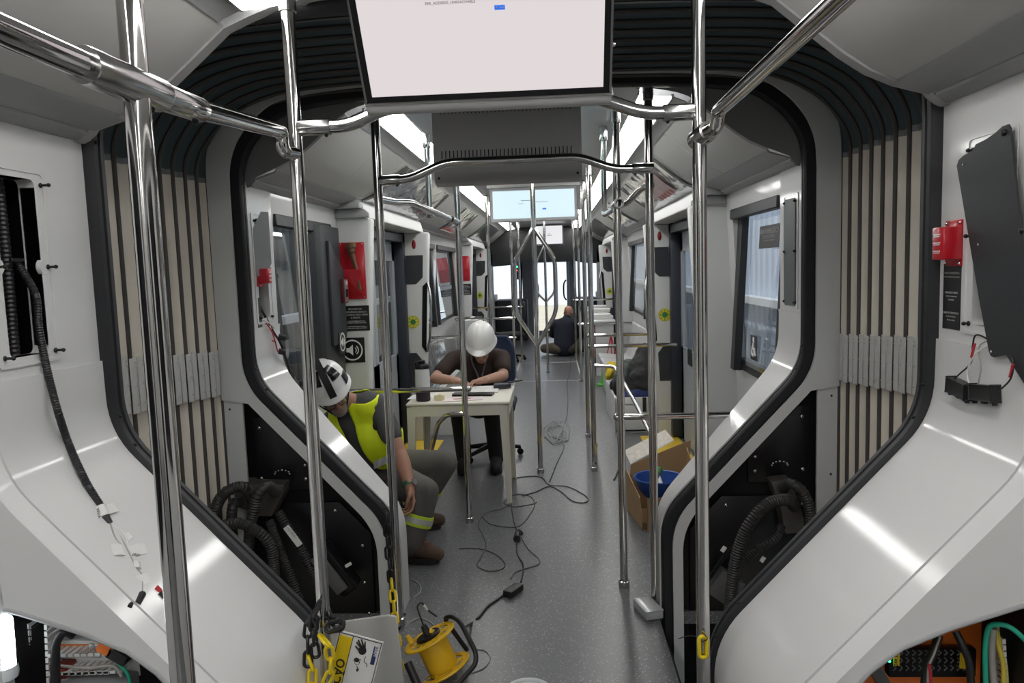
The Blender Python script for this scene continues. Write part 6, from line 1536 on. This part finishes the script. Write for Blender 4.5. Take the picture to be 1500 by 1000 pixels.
# ---------------------------------------------------------------- fittings on the door pillars
PX = lambda s, z, d: s*(wx(z)+.02-d)
STK = mat('yellow_sticker', (.70, .62, .05), .5); GRN = mat('sticker_green', (.03, .20, .05), .5)
def pil_fit(s, y, w, side, far=''):
    """camera facing side of a door pillar at y, width w"""
    yf = y-.003
    o_ = thing('indicator_lamp', 'red oval lamp at the top of the %s' % side, 'lamp', (PX(s, 1.84, w*.5), yf, 1.81), 'red door lamps')
    b = B(); b.ell((PX(s, 1.84, w*.55), yf, 1.845), (.018, .009, .042)); b.build('lens', mat('dark_red_lens', (.22, .008, .014), .25), o_)
    t = thing('vent_panel', 'upper dark panel with cut corner on the %s' % side, 'panel', (PX(s, 1.6, w*.5), yf, 1.50), 'upper dark pillar panels')
    d0, d1 = .085, w-.045
    P = [(PX(s, 1.745, d1), 1.745), (PX(s, 1.745, d0), 1.745), (PX(s, 1.48, d0), 1.48), (PX(s, 1.48, d1-.06), 1.48), (PX(s, 1.54, d1), 1.54)]
    b = B(); b.prism(P, (0, yf, 0), (1, 0, 0), (0, 0, 1), (0, -.004, 0), bev=.0015, seg=1); b.build('panel', DARK, t)
    t = thing('door_sticker', 'round yellow and green sticker on the %s' % side, 'sticker', (PX(s, 1.12, w*.5), yf, 1.06), 'round yellow stickers')
    c = V((PX(s, 1.13, w*.55), yf, 1.13))
    b = B(); b.lathe([(0, 0), (.060, 0), (.060, .002), (0, .002)], c, (0, -1, 0), 32); b.build('disc', STK, t)
    b = B(); b.lathe([(.052, .0022), (.055, .0022), (.055, .003), (.052, .003)], c, (0, -1, 0), 32, closed=True); b.lathe([(0, .0022), (.026, .0022), (.026, .0032), (0, .0032)], c, (0, -1, 0), 20)
    for k in range(8): b.box(c+V((.038*math.cos(k*PI/4), -.0026, .038*math.sin(k*PI/4))), (.010, .001, .010))
    b.build('green_print', GRN, t)
    t = thing('vent_panel', 'lower dark panel with cut corner on the %s' % side, 'panel', (PX(s, .7, w*.5), yf, .58), 'lower dark pillar panels')
    P = [(PX(s, .84, d1-.05), .84), (PX(s, .84, d0), .84), (PX(s, .52, d0), .52), (PX(s, .52, d1), .52), (PX(s, .78, d1), .78)]
    b = B(); b.prism(P, (0, yf, 0), (1, 0, 0), (0, 0, 1), (0, -.004, 0), bev=.0015, seg=1); b.build('panel', DARK, t)
    t = thing('recessed_handle', 'tall dark recess with steel grab handle on the %s' % side, 'grab handle', (PX(s, 1., w), yf, .80), 'pillar grab handles')
    P = [(PX(s, 1.50, w-.002), 1.50), (PX(s, 1.46, w-.045), 1.46), (PX(s, .9, w-.045), .90), (PX(s, .84, w-.002), .84)]
    b = B(); b.prism(P, (0, yf, 0), (1, 0, 0), (0, 0, 1), (0, -.003, 0)); b.build('recess', BLACK, t)
    b = B(); b.tube(fillet([(PX(s, 1.50, w), y+.01, 1.49), (PX(s, 1.40, w+.035), y-.02, 1.36), (PX(s, .98, w+.035), y-.02, .98), (PX(s, .86, w), y+.01, .85)], .05, 5), .012, 12); b.build('handle', CHROME, t)
pil_fit(-1, 6.92, .29, 'left pillar behind the water bottle'); pil_fit(1, 6.92, .29, 'right pillar beyond the first door')
pil_fit(-1, 13.45, .29, 'distant left pillar beyond the second door'); pil_fit(1, 13.45, .29, 'distant right pillar beyond the second door')

def emergency_release(s, y, w, side, full=True):
    yf = y-.003; xc = PX(s, 1.63, w*.55)
    t = thing('emergency_release', 'red emergency door release pocket on the %s' % side, 'emergency release', (xc, yf, 1.42))
    b = B(); b.box((xc, yf-.004, 1.615), (.165, .008, .37), bev=.004); b.build('back_plate', RED, t)
    tb = bmesh.new()
    P = [(xc-.068, yf-.012, 1.455), (xc+.062, yf-.012, 1.455), (xc+.055, yf-.05, 1.62), (xc-.085, yf-.075, 1.63)]
    lo = [tb.verts.new(p) for p in P]; hi = [tb.verts.new((p[0], p[1]+.004, p[2]+.002)) for p in P]; tb.faces.new(lo[::-1]); tb.faces.new(hi)
    for k in range(4): tb.faces.new((lo[k], lo[(k+1) % 4], hi[(k+1) % 4], hi[k]))
    b = B(); b._add(tb); b.build('pocket_flap', RED, t, sharp=20)
    for sx in (-1, 1):
        for sz in (-1, 1): b = B(); b.ell((xc+sx*.070, yf-.009, 1.615+sz*.172), .005, u=8, v=6); b.build('screw', CHROMED, t)
    if full:
        h = thing('wooden_handle', 'worn brown wooden tool handle stuck in the red release pocket', 'handle', (xc, yf-.03, 1.50))
        b = B(); b.tube(resample([(xc+.045, yf-.024, 1.49), (xc+.035, yf-.028, 1.60), (xc+.012, yf-.032, 1.70), (xc+.005, yf-.036, 1.75), (xc+.003, yf-.038, 1.795)], 6), [.012]*6+[.013]*6+[.018]*4+[.026]*4+[.034]*5, 16); b.build('handle', mat('worn_wood', (.13, .075, .035), .6, noise=.45, nscale=18), h)
    t = thing('notice_plate', 'black emergency notice under the red release pocket on the %s' % side, 'notice', (xc, yf, 1.22))
    b = B(); b.box((xc, yf-.001, 1.305), (.185, .002, .165), bev=.0008, seg=1); b.build('plate', BLABEL, t)
    for tx, dz, sz, m in (('EM CASO DE', .060, .0155, PRINTG), ('EMERGÊNCIA BAIXE A', .041, .0155, PRINTG), ('ALAVANCA PARA ABRIR', .022, .0155, PRINTG), ('A PORTA', .003, .0155, PRINTG), ('IN CASE OF EMERGENCY PULL', -.020, .0095, PRINTG), ('THE LEVER TO OPEN THE DOOR', -.031, .0095, PRINTG), ('EN CASO DE EMERGENCIA BAJE LA', -.055, .0095, PRINTG), ('PALANCA PARA ABRIR LA PUERTA', -.066, .0095, PRINTG)):
        text(tx, sz, (xc, yf-.0022, 1.305+dz), (1, 0, 0), (0, 0, 1), m, t, align='CENTER', ext=.0003, bold=.0004)
emergency_release(-1, 4.87, .25, 'left pillar by the vest worker'); emergency_release(-1, 11.15, .25, 'distant left pillar', False)
def speaker_sign(o, ux, lab, k=1.):
    o = V(o); ux = V(ux).normalized(); uy = V((0, 0, 1)); n = ux.cross(uy)
    t = thing('speaker_sign', lab, 'sign', o-uy*.08*k); Mx = Matrix(((ux.x, n.x*-1, uy.x, 0), (ux.y, n.y*-1, uy.y, 0), (ux.z, n.z*-1, uy.z, 0), (0, 0, 0, 1)))
    T = lambda a, c, e=0.: o+ux*a*k+uy*c*k+n*e
    b = B(); b.box(T(0, 0, .001), (.165*k, .002, .165*k), Mx, bev=.0008, seg=1); b.build('plate', BLABEL, t)
    b = B(); b.lathe([(.060*k, .002), (.069*k, .002), (.069*k, .003), (.060*k, .003)], o, n, 40, closed=True)
    b.prism([(-.040*k, -.014*k), (-.022*k, -.014*k), (.004*k, -.036*k), (.004*k, .036*k), (-.022*k, .014*k), (-.040*k, .014*k)], T(0, 0, .002), ux, uy, n*.001)
    for r in (.020, .034): b.tube([T(.006+r*math.cos(a*.18), r*math.sin(a*.18), .0025) for a in range(-5, 6)], .0032*k, 6)
    b.build('white_pictogram', PRINTW, t)
speaker_sign((PX(-1, 1.10, .135), 4.866, 1.095), (1, 0, 0), 'black square loudspeaker sign on the left pillar by the vest worker')
# dark equipment panel by the first left window, intercom and sign on it
t = thing('equipment_housing', 'tall dark panel between the first left window and the red release pocket', 'panel', (-1.24, 4.6, .8))
b = B(); b.prism([(-1.30, 4.32), (-1.235, 4.36), (-1.215, 4.40), (-1.215, 4.79), (-1.30, 4.80)], (0, 0, .92), (1, 0, 0), (0, 1, 0), (0, 0, .97), bev=.006); b.build('body', DARK, t)
b = B(); b.prism([(4.50, 1.80), (4.80, 1.62), (4.80, 1.22), (4.76, 1.16), (4.50, 1.16)], (-1.216, 0, 0), (0, 1, 0), (0, 0, 1), (.02, 0, 0), bev=.004); b.build('raised_face', mat('dark_raised_face', (.035, .038, .044), .5), t)
t = thing('intercom', 'small maroon and steel intercom on the tall dark panel', 'intercom', (-1.19, 4.72, 1.42))
b = B(); b.box((-1.185, 4.74, 1.49), (.025, .09, .155), bev=.005); b.build('case', mat('maroon_case', (.10, .012, .018), .4), t)
b = B(); b.box((-1.171, 4.74, 1.49), (.004, .075, .14), bev=.001, seg=1); b.build('steel_face', mat('steel_face', (.30, .26, .26), .35, metal=.5), t)
b = B(); b.box((-1.168, 4.74, 1.475), (.003, .045, .05)); b.build('dark_window', BLACK, t)
b = B(); b.ell((-1.168, 4.74, 1.54), (.004, .014, .014), u=12, v=8); b.build('white_button', PRINTW, t)
speaker_sign((-1.193, 4.66, 1.17), (0, 1, 0), 'round loudspeaker sign on the tall dark panel', .85)
# notice and wheelchair sign on the first right window
t = thing('notice_plate', 'dark notice stuck on the glass of the first right window', 'notice', (1.282, 4.031, 1.664))
x_ = 1.280
def wn(y, z): return (x_, y, z)
p0 = V((1.28, 4.205, 1.78)); p1 = V((1.28, 3.846, 1.66))
b = B(); b.box((1.279, (p0.y+p1.y)/2, (p0.z+p1.z)/2), (.002, abs(p0.y-p1.y), abs(p0.z-p1.z)), Euler((0, .055, 0))); b.build('plate', mat('brown_black_notice', (.035, .03, .03), .4), t)
for tx, dz, sz in (('SAÍDA DE EMERGÊNCIA', .028, .036), ('EM CASO DE PERIGO', .0, .026), ('QUEBRE O VIDRO', -.026, .026)):
    text(tx, sz, (1.277-.055*0, (p0.y+p1.y)/2, (p0.z+p1.z)/2+dz), (0, -1, 0), (0, 0, 1), PRINTG, t, align='CENTER', ext=.0003, sx=.95)
t = thing('wheelchair_sign', 'small black wheelchair sign at the lower corner of the first right window', 'sign', (1.275, 4.329, 1.021))
p0 = V((1.272, 4.406, 1.175)); p1 = V((1.272, 4.204, 1.033)); cy, cz = (p0.y+p1.y)/2, (p0.z+p1.z)/2; hh = abs(p0.z-p1.z)
b = B(); b.box((1.274, cy, cz), (.002, hh*.95, hh), Euler((0, .0, 0)), bev=.0008, seg=1); b.build('plate', BLABEL, t)
b = B(); q = lambda a, c: (1.2722, cy-a*hh, cz+c*hh)
b.tube([q(-.02, .20), q(0, -.02), q(.16, -.03), q(.24, -.26), q(.31, -.24)], .008, 8); b.ell(q(-.03, .32), (.003, .018, .018), u=10, v=6)
b.tube([q(-.05+.19*math.cos(a*.3+1.9), -.14+.19*math.sin(a*.3+1.9)) for a in range(0, 15)], .007, 8); b.build('pictogram', PRINTW, t)
# film-wrapped advert panels on the coves over the doors
FILM = mat('glossy_protective_film', (.60, .61, .62), .10, metal=.75, noise=.15, nscale=5, bump=.5, bscale=7)
def wrap(s, y0, y1, lab, poster=False):
    t = thing('wrapped_advert_panel', lab, 'panel', (s*.95, (y0+y1)/2, 2.1))
    Pc = [(1.112, 2.070), (1.03, 2.102), (.955, 2.153), (.86, 2.232), (.79, 2.292)]
    b = B(); n = 30; rows = []
    rg = random.Random(int(y0*10)+s)
    for i in range(n+1):
        y = y0+(y1-y0)*i/n; rows.append([(s*(x-.004*rg.random()), y, z-.010*rg.random()) for x, z in [(p[0]*(1-k)+q[0]*k, p[1]*(1-k)+q[1]*k) for p, q in zip(Pc, Pc[1:]) for k in (0, .34, .67)]+[Pc[-1]]])
    b.loft(rows, .002); b.build('film', FILM, t, sharp=25)
    b = B()
    for y in (y0, y1): b.tube([(s*(x-.006), y, z-.008) for x, z in Pc], .008, 8)
    b.tube([(s*1.106, y0, 2.062), (s*1.106, y1, 2.062)], .008, 8); b.build('frame', CHROMED, t)
    if poster:
        b = B(); b.loft([[(s*(x-.012), y, z-.014) for x, z in Pc[1:4]] for y in (y0+.35, y0+1.15)], .001); po = b.build('poster', mat('pale_red_poster', (.58, .42, .42), .3, noise=.6, nscale=14), t)
        for i in range(5):
            b = B(); b.loft([[(s*(x-.0135), y, z-.0155) for x, z in (Pc[1], ((Pc[1][0]+Pc[2][0])/2, (Pc[1][1]+Pc[2][1])/2))] for y in (y0+.42+.13*i, y0+.50+.13*i)], .0008); b.build('red_block', mat('poster_red', (.45, .03, .03), .35), po)
wrap(-1, 4.95, 6.95, 'film wrapped advert panel above the first left door'); wrap(1, 4.95, 6.95, 'film wrapped advert panel with reddish poster above the first right door', True)
wrap(-1, 8.45, 9.65, 'shiny wrapped panel on the left cove beyond the blank panel'); wrap(1, 8.45, 9.65, 'shiny wrapped panel on the right cove beyond the blank panel')
wrap(-1, 11.15, 13.55, 'distant greenish wrapped panel above the second left door'); wrap(1, 11.15, 13.55, 'distant wrapped panel above the second right door')
# cab details at the far end
t = thing('cab_console', 'dark driver console across the far end below the bright windows', 'console', (0, 16.9, 0))
for x0, x1 in ((-1.12, -.42), (.66, 1.12)): b = B(); b.box(((x0+x1)/2, 16.9, .45), (x1-x0, .8, .9), bev=.04); b.build('desk', mat('dark_cab_header', (0, 0, 0)), t)
t = thing('signal_box', 'small dark box with green light on the far left cab pillar', 'box', (-.50, 14.85, 1.45))
b = B(); b.box((-.55, 14.86, 1.55), (.12, .08, .36), bev=.01); b.build('case', BLACK, t)
b = B(); b.ell((-.54, 14.815, 1.62), .018, u=10, v=8); b.build('green_light', mat('green_led', (0, 0, 0)), t)
b = B(); b.ell((-.54, 14.815, 1.55), .014, u=10, v=8); b.build('red_light', mat('red_led', (.3, .02, .02), .4, emit=(1, .1, .05), estr=2.), t)
# ---------------------------------------------------------------- outside, world, camera
b = B()
pts = []
y = -1.0
prof = []
while y < 26:
    prof += [(0, y), (0, y+.10), (.06, y+.13), (.06, y+.17), (0, y+.20)]; y += .20
b.loft([[(2.35+x, yy, z) for x, yy in prof] for z in (-2, 4)], .004)
st(b.build('exterior_cladding', mat('corrugated_cladding', (.50, .58, .70), .45, noise=.05, nscale=3)))
b = B(); b.box((2.28, 12, 1.18), (.12, 27, .075)); st(b.build('exterior_beam', mat('pale_beam', (.75, .77, .8), .5)))
b = B()
b.loft([[(-2.5-x, yy, z) for x, yy in prof] for z in (-2, 4)], .004)
st(b.build('exterior_cladding', mat('shed_cladding_grey', (.12, .125, .13), .5, noise=.1)))
b = B(); b.box((-2.42, 12, 1.18), (.12, 27, .075)); st(b.build('exterior_beam', mat('pale_beam', (0, 0, 0))))
b = B(); b.box((0, 40, -3.5), (120, 120, .1)); st(b.build('exterior_ground', mat('dry_ground', (.55, .49, .38), .9, noise=.15, nscale=.6)))

b = B()
RP = [(-1.47, 2.0), (-1.47, 2.4), (-1.2, 2.66), (1.2, 2.66), (1.47, 2.4), (1.47, 2.0)]  # unseen shell, added to keep sun from leaking through the ceiling joints
b.loft([[(x, yy, z) for x, z in RP] for yy in (YB-.1, YE+.1)], .02)
st(b.build('unseen_roof', mat('sun_block_roof', (.4, .41, .42), .5), sharp=30))
sun = bpy.data.lights.new('sun', 'SUN'); sun.energy = 2.6; sun.angle = .02; sun.color = (1, .97, .92)
so = bpy.data.objects.new('sun', sun); COL.objects.link(so); so.rotation_euler = V((.42, .55, -.72)).to_track_quat('-Z', 'Y').to_euler()
w = bpy.data.worlds.new('World'); scn.world = w; w.use_nodes = True
nt = w.node_tree; bg = nt.nodes['Background']
sky = nt.nodes.new('ShaderNodeTexSky'); sky.sky_type = 'HOSEK_WILKIE'; sky.turbidity = 5; sky.sun_direction = (.3, -.4, .86)
mx = nt.nodes.new('ShaderNodeMix'); mx.data_type = 'RGBA'; mx.inputs[0].default_value = .8; mx.inputs[7].default_value = (.86, .93, 1, 1)
nt.links.new(sky.outputs[0], mx.inputs[6]); nt.links.new(mx.outputs[2], bg.inputs[0]); bg.inputs[1].default_value = 1.6

f = 1100.
F = V((58, -109.5, f)).normalized(); D = V((367, 11240, f)).normalized(); D = (D-F*D.dot(F)).normalized(); Rr = D.cross(F)
cam = bpy.data.cameras.new('camera'); cam.sensor_width = 36; cam.lens = f/1500*36; cam.clip_start = .02; cam.clip_end = 300
co = bpy.data.objects.new('camera', cam); COL.objects.link(co)
# camera axes expressed in the world (X right, Y along the train, Z up)
right = V((Rr.x, F.x, -D.x)); down = V((Rr.y, F.y, -D.y)); fwd = V((Rr.z, F.z, -D.z))
M = Matrix(((right.x, -down.x, -fwd.x, .14), (right.y, -down.y, -fwd.y, 0), (right.z, -down.z, -fwd.z, 1.6), (0, 0, 0, 1)))
co.matrix_world = M
scn.camera = co
vs = scn.view_settings; vs.view_transform = 'Standard'; vs.look = 'None'; vs.exposure = 0.; vs.gamma = 1.; vs.use_curve_mapping = False
